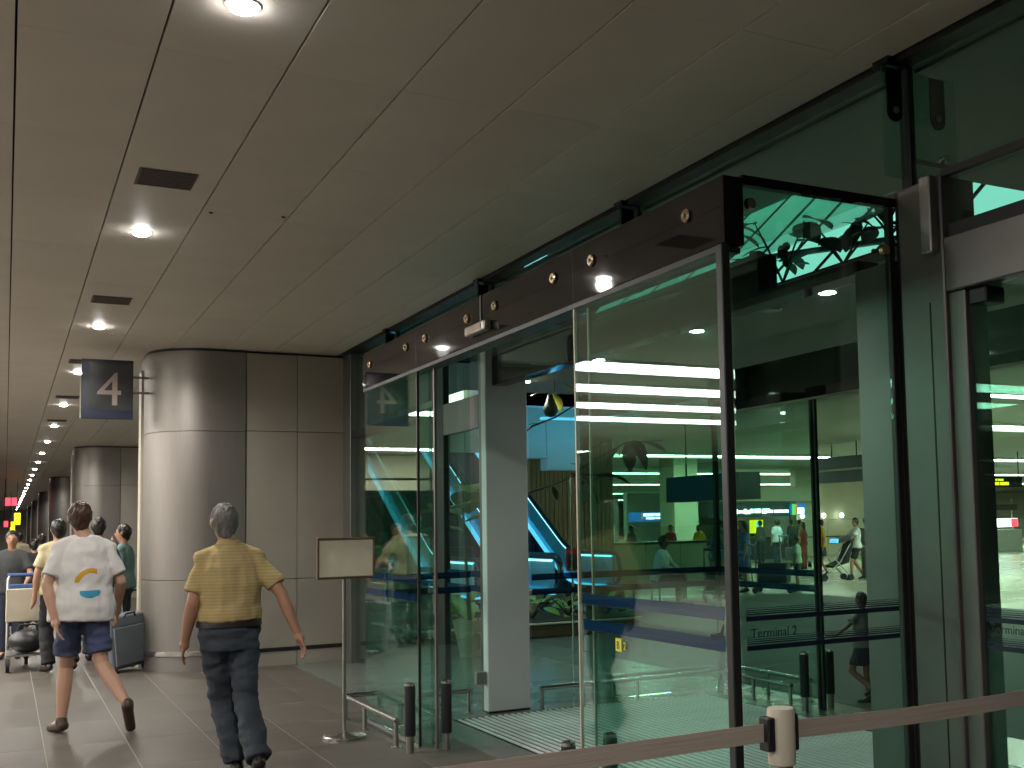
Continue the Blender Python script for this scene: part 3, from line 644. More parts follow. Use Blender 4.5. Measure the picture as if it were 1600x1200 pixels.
for k, (x, y, l) in enumerate(((7.0, 14.2, 'low green plant in the planter in front of the cream pots'), (6.4, 14.1, 'low green plant in the planter behind the white column'), (5.4, 13.9, 'low green plant in the planter at the vestibule side'), (7.45, 13.9, 'low dark green plant at the corner of the planter'))):
    bush(l, x, y, .215, 22, .45, .28, ('small', 'darks', 'small'))
# hanging branch ornaments
def ornament(label, pts, leaves, pear=None, wire=True):
    t = thing('branch_ornament', label, 'ornament', pts[0], group='hanging branch ornaments')
    MB().tube(pts, [.018 - .012 * k / len(pts) for k in range(len(pts))], 7).build('branch', 'branch', t)
    for x, y, z, az, ti, s, kd in leaves: leaf(kd, t, (x, y, z), az + .35 * math.sin(9 * x), ti + .25 * math.sin(7 * x + 2), s * 1.05)
    if pear:
        MB().lathe([(.01, -.19), (.07, -.17), (.105, -.11), (.10, -.05), (.07, .02), (.048, .08), (.042, .12), (.015, .14)], pear, 20).build('fruit', 'pear', t)
    if wire: MB().tube([pts[len(pts) // 2], (pts[len(pts) // 2][0], pts[len(pts) // 2][1], CZ + .02)], .003, 5).build('wire', 'black_plastic', t)
ornament('hanging branch with a dark pear and yellow leaves above the escalator', [(6.05, 14, 2.62), (6.4, 14, 2.86), (6.75, 14, 2.99), (7.15, 14, 3.22)],
         [(6.66, 14, 3.36, 1.5, .2, 1.0, 'pale'), (6.72, 14, 3.34, -.9, -.5, 1.1, 'pale'), (6.85, 14, 3.46, -1.3, -.1, .9, 'small'), (6.95, 13.98, 3.42, -1.5, -.4, .9, 'pale'), (6.5, 14, 2.9, 1.0, .2, .6, 'darks')], (6.68, 14, 3.18))
ornament('hanging branch with a cluster of dark broad leaves inside the glass panel', [(7.0, 14, 2.2), (7.45, 14, 2.45), (7.9, 14, 2.66), (8.5, 14, 2.7)],
         [(7.5, 14, 2.62, 1.4, .0, 1.2, 'dark'), (7.8, 14, 2.62, 1.2, -.7, 1.1, 'dark'), (7.9, 14, 2.65, 2.6, -1.2, 1.2, 'dark'), (8.05, 14, 2.66, -2.6, -1.2, 1.2, 'dark'), (8.1, 14, 2.68, -1.4, -.3, 1.3, 'dark'), (8.0, 14, 2.7, -1.0, -.7, 1.3, 'dark'), (7.7, 14, 2.64, 1.5, .2, .9, 'pale')])
ornament('hanging branch with small dark leaves low beside the wooden wall', [(6.2, 14, 1.9), (6.7, 14, 2.05), (7.1, 14, 2.2), (7.8, 14, 2.15)],
         [(7.2, 14, 2.15, -2.6, -1.1, 1.2, 'dark'), (7.15, 14, 2.1, 2.4, -1.0, 1.1, 'dark'), (7.5, 14, 2.2, -1.4, .1, 1.2, 'dark'), (7.6, 14, 2.2, 1.5, 0, 1, 'dark'), (6.75, 14, 2.05, 1.5, 0, 1.0, 'small'), (6.7, 14, 2.02, -.8, -.6, .9, 'darks'), (7.3, 14, 2.25, .6, .5, .9, 'dark')])
# ------------------------------------------------------------------ escalators
def escalator(xa, xb, y0, label, slope=.60, L=9.5):
    t = thing('escalator', label, 'escalator', ((xa + xb) / 2, y0, 0), group='escalators rising from the hall')
    def prof(h, a=0.): return [(y0 - 1.0 + a, h), (y0 + .55, h)] + [(y0 + .55 + .9 * k / 5, h + slope * .9 * (k / 5) ** 2 / 2) for k in range(1, 6)] + [(y0 + 1.45 + (L - 1.45) * k / 3, h + slope * .45 + slope * (L - 1.45) * k / 3) for k in range(1, 4)]
    def ribbon(x0, x1, h0, h1, nm, m, a=0., par=None):
        lo, hi = prof(h0, a), prof(h1, a); return MB().prism(lo + hi[::-1], 'x', x0, x1).build(nm, m, par or t)
    for x in (xa, xb):
        sgn = -1 if x == xa else 1
        ribbon(x - .09, x + .09, .001 if x == xa else .001, .34, 'skirt', 'esc_side')
        ribbon(x - .095, x + .095, .341, .365, 'deck_strip', 'led_blue')
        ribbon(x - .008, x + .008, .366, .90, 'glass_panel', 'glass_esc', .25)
        pts = [(x, p, q) for p, q in prof(.95, .25)]
        new = [(x, y0 - .75 - .27 * math.sin(math.pi * k / 8), .66 - .29 * math.cos(math.pi * k / 8) + .0) for k in range(0, 8)]
        MB().tube([(x, y0 - .55, .37)] + new + pts, .042, 10).build('handrail', 'esc_hand', t)
        ribbon(x - .018, x + .018, .880, .904, 'light_strip', 'led_cyan', .3)
    ribbon(xa - .08, xb + .08, -.75 + .3, .0, 'soffit', 'esc_side') if False else None
    st = []
    for k in range(26):
        y = y0 + .4 + k * .34; z = max(0, slope * (y - y0 - .9)); 
        st.append(MB().box(xa + .10, xb - .10, y, y + .36, max(0.001, z - .05), z + .17).build('step', 'esc_step', t))
    # underside casing
    lo = [(y0 + 1.6, .02), (y0 + L, slope * (L - 1.45) - .65), (y0 + L, slope * (L - 1.45) + .1), (y0 + 1.6, .2)]
    MB().prism(lo, 'x', xa - .085, xb + .085).build('casing', 'esc_side', t)
    return t
escalator(6.6, 8.0, 17.5, 'blue lit escalator on the left rising behind the white column')
escalator(8.6, 9.78, 18.7, 'blue lit escalator on the right beside the wooden wall')
t = thing('no_trolley_sign', 'red bordered notice stand between the escalators', 'sign stand', (8.33, 16.7, 0))
MB().tube([(8.33, 16.7, .001), (8.33, 16.7, .8)], .02, 8).build('pole', 'steel_dull', t)
MB().box(8.20, 8.46, 16.67, 16.70, .72, 1.10).build('panel', 'red_sign', t, bevel=.01)
MB().box(8.225, 8.435, 16.662, 16.668, .75, 1.0).build('face', 'charcoal' if 'charcoal' in M else 'sign_face', t)
# blue lit bulkhead and wooden slatted wall behind the escalators
bh = thing('lit_bulkhead', 'blue lit stepped bulkhead above the escalators', 'bulkhead', (9.9, 19.6, 2.6))
MB().box(8.62, 9.25, 19.6, 19.9, 2.78, CZ + .3).build('panel', 'bulkhead_white', bh, bevel=.01)
MB().box(9.255, 9.98, 19.58, 19.9, 2.55, CZ + .3).build('panel', 'bulkhead_white', bh, bevel=.01)
MB().box(8.7, 11.0, 18.55, 18.7, CZ - .06, CZ - .02).build('cove_lamp', 'led_blue', bh)
l = bpy.data.lights.new('cove_light', 'AREA'); l.shape = 'RECTANGLE'; l.size = 2.4; l.size_y = .1; l.energy = 4; l.color = (.16, .66, 1)
lo = bpy.data.objects.new('cove_light', l); COL.objects.link(lo); lo.parent = bh; lo.location = Vector((9.9, 18.75, CZ - .1)) - wloc(bh); lo.rotation_euler = (math.radians(62), 0, 0)
l2 = bpy.data.lights.new('escalator_light', 'AREA'); l2.shape = 'RECTANGLE'; l2.size = 3.5; l2.size_y = .3; l2.energy = 45; l2.color = (.15, .62, 1)
lo2 = bpy.data.objects.new('escalator_light', l2); COL.objects.link(lo2); lo2.parent = bh; lo2.location = Vector((8.4, 19.4, CZ + 2.2)) - wloc(bh); lo2.rotation_euler = (math.radians(-25), 0, 0)
ww = thing('wooden_wall', 'wall of upright wooden slats behind the right hand escalator', 'wall', (11.8, 23.5, 0))
MB().box(10.6, 12.86, 23.56, 23.8, 0.001, CZ + .02).build('backing', 'wood_dark', ww)
for k in range(20): MB().box(10.6 + k * .113, 10.6 + k * .113 + .103, 23.5 + random.uniform(0, .012), 23.555, .002, CZ + .01).build('slat', 'wood', ww, bevel=.004)
# yellowish wall and bright lamp high up beside the escalator head
uw = thing('upper_wall', 'ribbed yellowish wall panel glimpsed above the far transom', 'wall', (6.2, 19.5, 3.4))
for k in range(7): MB().box(5.9 + k * .30, 6.19 + k * .30, 19.95, 20.05, 2.9, 5.2).build('panel', 'hall_wall', uw, bevel=.01)
MB().box(7.2, 7.6, 19.75, 19.94, 3.75, 4.5).build('lit_panel', 'lamp_cove', uw)
# ------------------------------------------------------------------ hall furniture, boards, shops
def hang_board(label, x0, x1, y0, y1, zs, rods):
    t = thing('hanging_board', label, 'sign', ((x0 + x1) / 2, (y0 + y1) / 2, zs[0][0]), group='dark hanging boards in the hall')
    for a, b in zs: MB().box(x0, x1, y0, y1, a, b).build('panel', 'board_teal', t, bevel=.01)
    for x, y in rods: MB().tube([(x, y, zs[-1][1]), (x, y, CZ + .02)], .018, 6).build('rod', 'frame_dark', t)
hang_board('large dark teal board hung from the hall ceiling behind the corner post', 12.2, 12.75, 17.4, 20.0, ((1.9, 2.42),), ((12.4, 18), (12.4, 19.5)))
hang_board('pair of dark boards hung one above the other beside the inner mullion', 19.5, 19.75, 22.0, 24.0, ((2.45, 2.76), (2.82, 3.14)), ((19.6, 22.5), (19.6, 23.5)))
hang_board('small dark square board hung in front of the counter', 12.2, 13.0, 23.95, 24.1, ((1.87, 2.44),), ((12.35, 24), (12.85, 24)))
# counter
t = thing('service_counter', 'long service counter with a pale front and dark top', 'counter', (15, 25.4, 0))
for k in range(5): MB().box(12.6 + k * 1.06, 12.6 + k * 1.06 + 1.05, 25.2, 25.9, .002, .93).build('front_panel', 'counter_front', t, bevel=.006)
MB().box(12.5, 17.95, 25.1, 26.0, .931, .98).build('worktop', 'counter_top', t, bevel=.01)
t = thing('counter_wall', 'grey wall with screens behind the service counter', 'wall', (17, 33.3, 0))
MB().box(11.5, 18.4, 33.3, 33.6, .001, 2.3).build('wall', 'hall_wall_grey', t)
for k, x in enumerate((15.0, 15.75, 16.9)): MB().box(x, x + .5, 33.22, 33.29, 1.25, 1.62).build('screen', 'screen_cyan', t, bevel=.01)
MB().box(17.7, 18.2, 33.22, 33.29, .8, 1.4).build('poster', 'white_paint', t)
t = thing('blue_sign', 'blue lit shop sign with white lettering lines above the counter', 'sign', (19.5, 33, 1.5))
MB().box(18.72, 20.2, 33.0, 33.2, 1.52, 1.84).build('case', 'sign_blue', t, bevel=.01)
for a, b, z0, z1 in ((19.2, 19.62, 1.70, 1.80), (19.65, 20.0, 1.705, 1.80), (20.04, 20.14, 1.71, 1.80), (19.3, 19.66, 1.60, 1.66), (19.69, 20.15, 1.605, 1.665)): MB().box(a, b, 32.985, 32.998, z0, z1).build('letter_line', 'sign_white', t)
MB().box(19.12, 19.18, 32.985, 32.998, 1.6, 1.82).build('stripe', 'sign_orange', t)
t = thing('cream_column', 'square cream column beside the blue lit sign', 'column', (19.1, 30, 0))
MB().box(18.6, 19.5, 30, 30.9, .001, CZ + .018).build('shaft', 'hall_wall', t, bevel=.02)
MB().box(19.505, 19.53, 30.1, 30.8, .001, CZ + .02).build('edge', 'frame_dark', t)
t = thing('exchange_shop', 'shop counter under a dark fascia with a glowing white sign', 'shop', (25, 34.4, 0))
MB().box(20.6, 28.2, 36.6, 36.9, .001, 2.6).build('rear_wall', 'hall_wall_grey', t)
MB().box(22.5, 26.22, 34.0, 34.5, 1.62, 2.12).build('fascia', 'board_teal', t)
xs = 23.3
while xs < 26.05:
    wd = random.uniform(.10, .17); MB().box(xs, xs + wd, 33.97, 33.995, 1.76 - random.choice((0, 0, .03)), 1.86 + random.choice((0, .05))).build('sign_letter', 'sign_white', t); xs += wd + random.choice((.02, .02, .07))
lb = MB().box(26.26, 26.92, 33.9, 34.5, 1.66, 2.08).build('logo_box', 'sign_blue', t)
for a, b, m in ((26.26, 26.40, 'sign_green'), (26.40, 26.50, 'sign_orange')): MB().box(a, b, 33.88, 33.898, 1.665, 2.075).build('stripe', m, lb)
MB().box(26.52, 26.82, 33.88, 33.898, 1.70, 1.93).build('stripe', 'sign_white', lb)
kb = MB().box(25.7, 26.15, 35.6, 36.0, .001, .98).build('kiosk', 'counter_top', t); MB().box(25.7, 26.15, 35.62, 35.9, .981, 1.5).build('kiosk_head', 'sign_yellow', kb); MB().box(25.82, 26.05, 35.60, 35.618, 1.22, 1.45).build('kiosk_screen', 'screen_cyan', kb)
MB().box(22.0, 26.9, 34.7, 35.3, .001, .85).build('counter', 'counter_top', t)
MB().box(22.5, 28.0, 34.2, 36.5, 2.2, 2.75).build('upper_front', 'hall_wall', t)
t = thing('beige_wall', 'warm beige panelled wall with globe lamps behind the stroller', 'wall', (31, 36.2, 0))
for k in range(4): MB().box(28.35 + k * 1.5, 28.35 + k * 1.5 + 1.48, 36.2, 36.6, .002, 1.45).build('panel', 'hall_wall', t, bevel=.006)
MB().box(28.3, 36, 36.25, 36.6, 1.46, CZ + .02).build('upper_panel', 'hall_wall', t)
MB().box(28.3, 34.4, 36.12, 36.19, .74, .78).build('dado_rail', 'frame_dark', t)
for x in (28.4, 29.5, 30.45, 33.4): MB().ell((x, 36.0, 1.62), .09, .09, .10).build('globe_lamp', 'bulb', t)
t = thing('brown_column', 'round brown clad hall column with a pointed pale cap light', 'column', (15.6, 14.75, 0))
MB().lathe([(.31, .001), (.31, .75)], (15.6, 14.75, 0), 36).build('base_drum', 'steel_dull', t)
MB().lathe([(.33, .752), (.33, 2.95)], (15.6, 14.75, 0), 36).build('cladding', 'wood_dark', t)
MB().lathe([(.34, 2.952), (.34, 2.99)], (15.6, 14.75, 0), 36).build('ring', 'pale_trim', t)
MB().lathe([(.33, 2.992), (.33, 3.12), (.20, 3.13), (.02, 3.36)], (15.6, 14.75, 0), 36).build('cap', 'pale_trim', t)
MB().lathe([(.18, 3.2), (.16, CZ + .02)], (15.6, 14.75, 0), 24).build('neck', 'wood_dark', t)
MB().box(15.22, 15.38, 14.42, 14.46, .92, 1.06).build('display', 'screen_cyan', t)
t = thing('led_sign', 'black sign with two lines of yellow letters hung in the hall', 'sign', (27.6, 25, 2.4))
MB().box(27.1, 28.6, 25, 25.1, 2.38, 2.72).build('case', 'black_plastic', t)
for a, b, z0, z1 in ((27.18, 27.36, 2.58, 2.64), (27.40, 27.46, 2.58, 2.64), (27.50, 27.75, 2.58, 2.64), (27.18, 27.55, 2.44, 2.54), (27.6, 27.98, 2.44, 2.54)): MB().box(a, b, 24.985, 24.998, z0, z1).build('letter_line', 'sign_yellow', t)
for x in (27.2, 28.5): MB().tube([(x, 25.05, 2.72), (x, 25.05, CZ + .02)], .02, 6).build('rod', 'frame_dark', t)
for k, (x, l) in enumerate(((36.0, 'check-in style kiosk with a white and red lit header in the distance'), (38.6, 'kiosk with white lit headers at the edge of the hall view'))):
    t = thing('service_kiosk', l, 'kiosk', (x, 33, 0), group='kiosks at the far right of the hall')
    MB().box(x, x + 1.6, 33, 33.8, .001, .9).build('desk', 'hall_wall_grey', t, bevel=.02)
    MB().box(x, x + 1.7, 33.3, 33.5, 1.0, 1.35).build('header', 'sign_white', t); MB().box(x + 1.3, x + 1.705, 33.28, 33.298, 1.0, 1.34).build('header_end', 'sign_red', t) if k == 0 else None
    for q in (.1, 1.5): MB().tube([(x + q, 33.4, .9), (x + q, 33.4, 2.2)], .03, 6).build('post', 'steel_dull', t)
    MB().box(x, x + 1.6, 33.2, 33.6, 1.7, 1.95).build('canopy', 'sign_white' if k else 'steel_dull', t)
# ------------------------------------------------------------------ people
BASE = dict(pel=(0, 0, .93), chest=(0, 0, 1.30), neck=(0, -.01, 1.475), head=(0, .015, 1.622),
            shL=(-.175, 0, 1.415), elL=(-.225, -.02, 1.13), wrL=(-.235, .03, .88), shR=(.175, 0, 1.415), elR=(.225, -.02, 1.13), wrR=(.235, .03, .88),
            hipL=(-.085, 0, .90), knL=(-.09, .02, .49), anL=(-.09, -.02, .085), toL=(-.10, .13, .035), hipR=(.085, 0, .90), knR=(.09, .02, .49), anR=(.09, -.02, .085), toR=(.10, .13, .035))
def remesh(name, mb, m, parent, vox, smooth=5, wr=0., ws=14., seed=0, stretch=(1, 1, 1), cut=None):
    me = mb.mesh('tmp'); o = bpy.data.objects.new('tmp', me); COL.objects.link(o)
    r = o.modifiers.new('r', 'REMESH'); r.mode = 'VOXEL'; r.voxel_size = vox; r.use_smooth_shade = True
    s = o.modifiers.new('s', 'SMOOTH'); s.factor = .5; s.iterations = smooth
    dg = bpy.context.evaluated_depsgraph_get(); dg.update()
    m2 = bpy.data.meshes.new_from_object(o.evaluated_get(dg)); bpy.data.objects.remove(o); bpy.data.meshes.remove(me)
    if cut or wr:
        bm = bmesh.new(); bm.from_mesh(m2)
        if cut:
            for co, no in cut: bmesh.ops.bisect_plane(bm, geom=bm.verts[:] + bm.edges[:] + bm.faces[:], plane_co=co, plane_no=no, clear_outer=True)
        if wr:
            bm.normal_update()
            for v in bm.verts:
                p = Vector((v.co.x * stretch[0], v.co.y * stretch[1], v.co.z * stretch[2])) * ws + Vector((seed * 7.1, seed * 3.3, 0))
                n = noise.noise(p) + .5 * noise.noise(p * 2.1); v.co += v.normal * wr * n
        bm.to_mesh(m2); bm.free()
    m2.name = name; m2.materials.clear(); m2.materials.append(M[m]); m2.shade_smooth()
    o = bpy.data.objects.new(name, m2); COL.objects.link(o); o.parent = parent; return o
def hand(mb, wr, d, s, fine, out=None, curl=.35):
    """palm, four unequal fingers and a thumb growing from the palm's side"""
    d = Vector(d).normalized(); f = Vector(out or (0, 1, 0)); f = (f - d * f.dot(d)).normalized(); n = d.cross(f).normalized()
    w = Vector(wr); pc = w + d * .05 * s
    mb.limb(w, w + d * .03 * s, .026 * s, .034 * s)
    R = [[w + d * t * s + f * math.cos(2 * math.pi * k / 10) * a * s + n * math.sin(2 * math.pi * k / 10) * b * s for k in range(10)] for t, a, b in ((.005, .022, .016), (.03, .036, .017), (.065, .041, .016), (.088, .038, .012))]
    mb.rings(R)
    if not fine:
        mb.limb(w + d * .08 * s, w + d * .15 * s - n * .02 * s, .03 * s, .018 * s); return
    for k, (o, L) in enumerate(((.036, .072), (.0125, .082), (-.0115, .077), (-.034, .060))):
        a = w + d * .086 * s + f * o * s; d1 = (d + n * curl * .6).normalized(); d2 = (d + n * curl * 1.8).normalized(); d3 = (d + n * curl * 3.2).normalized()
        b = a + d1 * L * .45 * s; c = b + d2 * L * .32 * s; e = c + d3 * L * .25 * s
        mb.limb(a, b, .0084 * s, .0078 * s, n=8); mb.limb(b, c, .0078 * s, .0072 * s, n=8); mb.limb(c, e, .0072 * s, .006 * s, n=8)
    a = w + d * .028 * s + f * .028 * s; b = a + (d * .6 + f * .7 + n * .3).normalized() * .042 * s; c = b + (d + f * .25 + n * .4).normalized() * .032 * s
    mb.limb(a, b, .014 * s, .011 * s, n=8); mb.limb(b, c, .0105 * s, .008 * s, n=8)
def person(label, loc, rz, h=1.7, J=None, top='cloth_white', bottom='cloth_navy', legs='trousers', sleeve='short', hair='hair_black', skin='skin', shoe='leather', vox=.022,
           fine=False, group=None, longhair=False, wide=1.0, hem=-.05, wr=.006, hands=None, collar=False, seed=1, headrot=0, belt=False, noleg=False):
    P = {k: Vector(v) for k, v in BASE.items()}
    for k, v in (J or {}).items(): P[k] = Vector(v)
    s = h / 1.74
    for k in P: P[k] = P[k] * s
    up = Vector((0, 0, 1)); t = thing('person', label, 'person', loc, rz, group, local=True)
    pel, ch, nk, hd = P['pel'], P['chest'], P['neck'], P['head']; W = wide
    def ring(c, a, b, ax, n=16): 
        ay = Vector((0, 1, 0)); d = ax; X = Vector((1, 0, 0)); X = (X - d * X.dot(d)).normalized(); Y = d.cross(X)
        return [c + X * a * math.cos(2 * math.pi * k / n) + Y * b * math.sin(2 * math.pi * k / n) for k in range(n)]
    ax1 = (ch - pel).normalized(); ax2 = (nk - ch).normalized()
    def torso(mb, g, lo=-.09, hi=True, a0=None, gl=1.0):
        R = [ring(pel + ax1 * lo * s, (.155 * W if a0 is None else a0) * s + g * gl, .118 * W * s + g * gl, ax1), ring(pel + ax1 * max(.02, lo + .06) * s, .165 * W * s + g * gl, .12 * W * s + g * gl, ax1), ring(pel.lerp(ch, .45), .152 * W * s + g, .112 * W * s + g, ax1),
             ring(ch - ax1 * .06 * s, .172 * W * s + g, .122 * s + g, ax1), ring(ch + ax2 * .06 * s, .170 * s + g, .108 * s + g, ax2)]
        if hi: R += [ring(nk - ax2 * .045 * s, .125 * s + g, .078 * s + g, ax2), ring(nk - ax2 * .005 * s, .066 * s + g, .062 * s + g, ax2)]
        mb.rings(R)
    b = MB(); torso(b, -.014 * s)
    hdv = (hd - nk).normalized()
    b.limb(nk - ax2 * .05 * s, nk + (hd - nk) * .7, .056 * s, .054 * s)
    f = Matrix.Rotation(headrot, 3, 'Z') @ Vector((0, 1, 0)); sd = Matrix.Rotation(headrot, 3, 'Z') @ Vector((1, 0, 0))
    b.ell(hd + up * .012 * s - f * .008 * s, .076 * s, .094 * s, .106 * s, 16, 10); b.ell(hd - up * .045 * s + f * .018 * s, .056 * s, .066 * s, .068 * s)
    b.limb(hd + f * .09 * s + up * .012 * s, hd + f * .103 * s - up * .018 * s, .009 * s, .014 * s, n=8)
    for q in (-1, 1): b.ell(hd + sd * q * .078 * s - f * .006 * s, .013 * s, .022 * s, .032 * s, 8, 6)
    for q in 'LR':
        sh, el, wri = P['sh' + q], P['el' + q], P['wr' + q]; sg = -1 if q == 'L' else 1
        b.limb(sh - Vector((sg * .03 * s, 0, .015 * s)), el, .050 * s, .041 * s); b.limb(el, el.lerp(wri, .35), .041 * s, .042 * s); b.limb(el.lerp(wri, .35), wri, .042 * s, .027 * s)
        hv = (hands or {}).get(q, None); hand(b, wri, (Vector(hv[0]) if hv else (wri - el)), s, fine, hv[1] if hv else (.15 * -sg, 1, 0), .25 * (1 if q == 'L' else -1))
        hip, kn, an, to = P['hip' + q], P['kn' + q], P['an' + q], P['to' + q]
        b.limb(hip, kn, .072 * s, .053 * s); b.limb(kn, kn.lerp(an, .35), .052 * s, .056 * s); b.limb(kn.lerp(an, .35), an, .056 * s, .034 * s)
        b.limb(an, an + (to - an) * .05 - up * 0, .036 * s, .036 * s); b.limb(an.lerp(to, .1) - up * .02 * s * 0, to, .034 * s, .028 * s)
    remesh('body', b, skin, t, vox * (.5 if fine else 1), 2 if fine else 4)
    # hair
    hb = MB(); hb.ell(hd + up * .022 * s - f * .014 * s, .086 * s, .102 * s, .108 * s, 18, 12)
    hb.ell(hd - up * .03 * s - f * .05 * s, .066 * s, .05 * s, .075 * s)
    if longhair: hb.limb(hd - f * .05 * s, hd - f * .07 * s - up * .26 * s, .085 * s, .05 * s, fx=1.1)
    cn = (f * 1.0 - up * .62).normalized()
    remesh('hair', hb, hair, t, min(vox * .6, .012), 2, wr=.009 * s, ws=42, stretch=(1, 1, .45), cut=[(hd + f * .045 * s + up * .04 * s, cn)])
    for q in (-1, 1): MB().ell(hd + f * .082 * s + sd * q * .03 * s + up * .012 * s, .009 * s, .007 * s, .006 * s, 8, 5).build('eye', 'eye', t)
    MB().ell(hd + f * .080 * s - up * .055 * s, .022 * s, .008 * s, .006 * s, 8, 5).build('mouth', 'lip', t)
    # shirt
    c = MB(); torso(c, .019 * s, hem, True, a0=.165 * W, gl=2.3 if hem < 0 else 1.2)
    for q in 'LR':
        sh, el, wri = P['sh' + q], P['el' + q], P['wr' + q]; sg = -1 if q == 'L' else 1; p0 = sh - Vector((sg * .04 * s, 0, 0))
        c.limb(nk - ax2 * .03 * s - Vector((-sg * .05 * s, 0, 0)), sh - Vector((sg * .01 * s, 0, .012 * s)), .052 * s, .056 * s)
        if sleeve == 'short': c.limb(p0 - up * .015 * s, sh.lerp(el, .78), .060 * s, .066 * s, True, False)
        elif sleeve == 'long': c.limb(p0, el, .068 * s, .055 * s); c.limb(el, el.lerp(wri, .93), .055 * s, .042 * s, True, False)
        else: c.limb(p0, sh.lerp(el, .1), .066 * s, .066 * s, True, False)
    if collar: c.lathe([(.066 * s, -.012 * s), (.072 * s, .02 * s), (.062 * s, .04 * s)], nk, 16)
    remesh('shirt', c, top, t, max(.009, vox * .9), 3, wr=wr * s, ws=11, seed=seed, stretch=(1, 1, .8))
    # legs
    c = MB()
    def hips(g, lo=-.11, hi=.10): c.rings([ring(pel + ax1 * lo * s, .15 * W * s + g, .112 * W * s + g, ax1), ring(pel, .163 * W * s + g, .118 * W * s + g, ax1), ring(pel + ax1 * hi * s, .15 * W * s + g, .108 * W * s + g, ax1)])
    if legs == 'skirt':
        kk = (P['knL'] + P['knR']) / 2; c.rings([ring(pel + ax1 * .08 * s, .155 * W * s, .112 * s, up), ring(pel - up * .06 * s, .175 * s, .135 * s, up), ring(pel.lerp(kk, .75), .20 * s, .17 * s, up)])
    else:
        hips(.012 * s)
        for q in 'LR':
            hip, kn, an = P['hip' + q], P['kn' + q], P['an' + q]
            if legs == 'shorts': c.limb(hip, hip.lerp(kn, .78), .098 * s, .092 * s, True, False)
            else: c.limb(hip, kn, .099 * s, .080 * s); c.limb(kn, an.lerp(kn, .02), .080 * s, .076 * s, True, False)
    remesh({'skirt': 'skirt', 'shorts': 'shorts'}.get(legs, 'trousers'), c, bottom, t, max(.009, vox * .9), 3, wr=wr * 1.35 * s, ws=9, seed=seed + 5, stretch=(1, 1, 1.9))
    if belt: MB().rings([ring(pel + ax1 * .038 * s, .184 * W * s, .138 * W * s, ax1, 28), ring(pel + ax1 * .075 * s, .180 * W * s, .135 * W * s, ax1, 28)]).build('belt', 'leather', t)
    for q in 'LR':
        an, to = P['an' + q], P['to' + q]; d = (to - an); d.normalize(); heel = an - d * .035 * s - up * .025 * s
        sh = MB(); sh.limb(heel - up * .012 * s, to + d * .035 * s - up * .0 * s, .040 * s, .036 * s, fx=1.05); sh.limb(an + up * .01 * s, an - up * .03 * s, .044 * s, .044 * s)
        remesh('shoe', sh, shoe, t, min(vox, .016), 2)
    return t
# the two men walking away
person('man in a yellow striped polo shirt and jeans walking past the sign stand', (1.21, 7.12, 0), 0, 1.66,
       J=dict(head=(-.03, .03, 1.622), neck=(-.01, -.01, 1.475), shL=(-.18, .01, 1.41), shR=(.185, -.01, 1.41), elL=(-.225, -.02, 1.12), wrL=(-.255, .07, .885), elR=(.305, -.10, 1.16), wrR=(.395, -.16, .905),
              knL=(-.02, .14, .50), anL=(.05, .0, .10), toL=(.05, .15, .04), knR=(.10, -.04, .49), anR=(.12, -.34, .17), toR=(.13, -.22, .05)),
       top='polo', bottom='denim', hair='hair_grey', skin='skin', vox=.010, fine=True, wide=1.1, hem=.07, wr=.010, collar=True, belt=True, seed=2)
person('man in a white printed tee and blue shorts striding along the corridor', (.53, 9.5, 0), math.radians(4), 1.74,
       J=dict(head=(-.02, .06, 1.622), neck=(.0, .03, 1.475), chest=(.02, .02, 1.30), shL=(-.18, .02, 1.41), shR=(.20, .01, 1.40), elL=(-.25, -.04, 1.12), wrL=(-.20, -.12, .86), elR=(.27, -.02, 1.12), wrR=(.27, .14, .90),
              hipL=(-.08, 0, .9), knL=(-.10, .06, .49), anL=(-.13, .0, .085), toL=(-.17, .14, .035), hipR=(.085, 0, .9), knR=(.13, -.10, .50), anR=(.27, -.40, .22), toR=(.30, -.33, .07)),
       top='tee_print', bottom='shorts_blue', legs='shorts', hair='hair_brown', skin='skin_light', shoe='sandal', vox=.011, fine=True, wide=1.2, hem=-.10, wr=.010, seed=4)
# behind them
person('man in a cream shirt and dark trousers pulling the grey suitcase', (.52, 13.75, 0), math.radians(15), 1.66, J=dict(elR=(.33, -.02, 1.18), wrR=(.47, -.12, .98), knL=(-.09, .1, .5), anR=(.1, -.25, .1), toR=(.1, -.12, .04)),
       top='cloth_cream', bottom='cloth_black', vox=.016, group='travellers in the corridor')
person('dark haired traveller half hidden behind the man in the white tee', (.98, 14.6, 0), math.radians(-8), 1.68, top='cloth_charcoal', bottom='cloth_black', vox=.018, group='travellers in the corridor')
person('person in a grey green shirt holding a hand to the face by the pillar edge', (1.30, 15.1, 0), math.radians(70), 1.60, J=dict(elR=(.24, .12, 1.2), wrR=(.12, .16, 1.42)), hands={'R': ((-.3, .1, 1), (0, 1, 0))},
       top='cloth_teal', bottom='cloth_black', vox=.016, group='travellers in the corridor')
person('traveller in dark clothes pushing the luggage trolley', (.08, 15.6, 0), math.radians(175), 1.55, J=dict(elL=(-.24, .1, 1.15), wrL=(-.2, .3, 1.03), elR=(.24, .1, 1.15), wrR=(.2, .3, 1.03)), top='cloth_charcoal', bottom='cloth_navy', vox=.02, group='travellers in the corridor')
person('traveller in a black suit beyond the luggage trolley', (.42, 20.5, 0), math.radians(5), 1.42, top='cloth_black', bottom='cloth_black', sleeve='long', vox=.025, group='travellers in the corridor')
person('traveller in a pale blue top far down the corridor', (.62, 24, 0), 0, 1.5, top='cloth_pale_blue', bottom='cloth_green', vox=.025, group='travellers in the corridor')
person('traveller in a khaki shirt far down the corridor by the steel pillars', (.27, 27, 0), 0, 1.55, top='cloth_khaki', bottom='cloth_charcoal', vox=.025, group='travellers in the corridor')
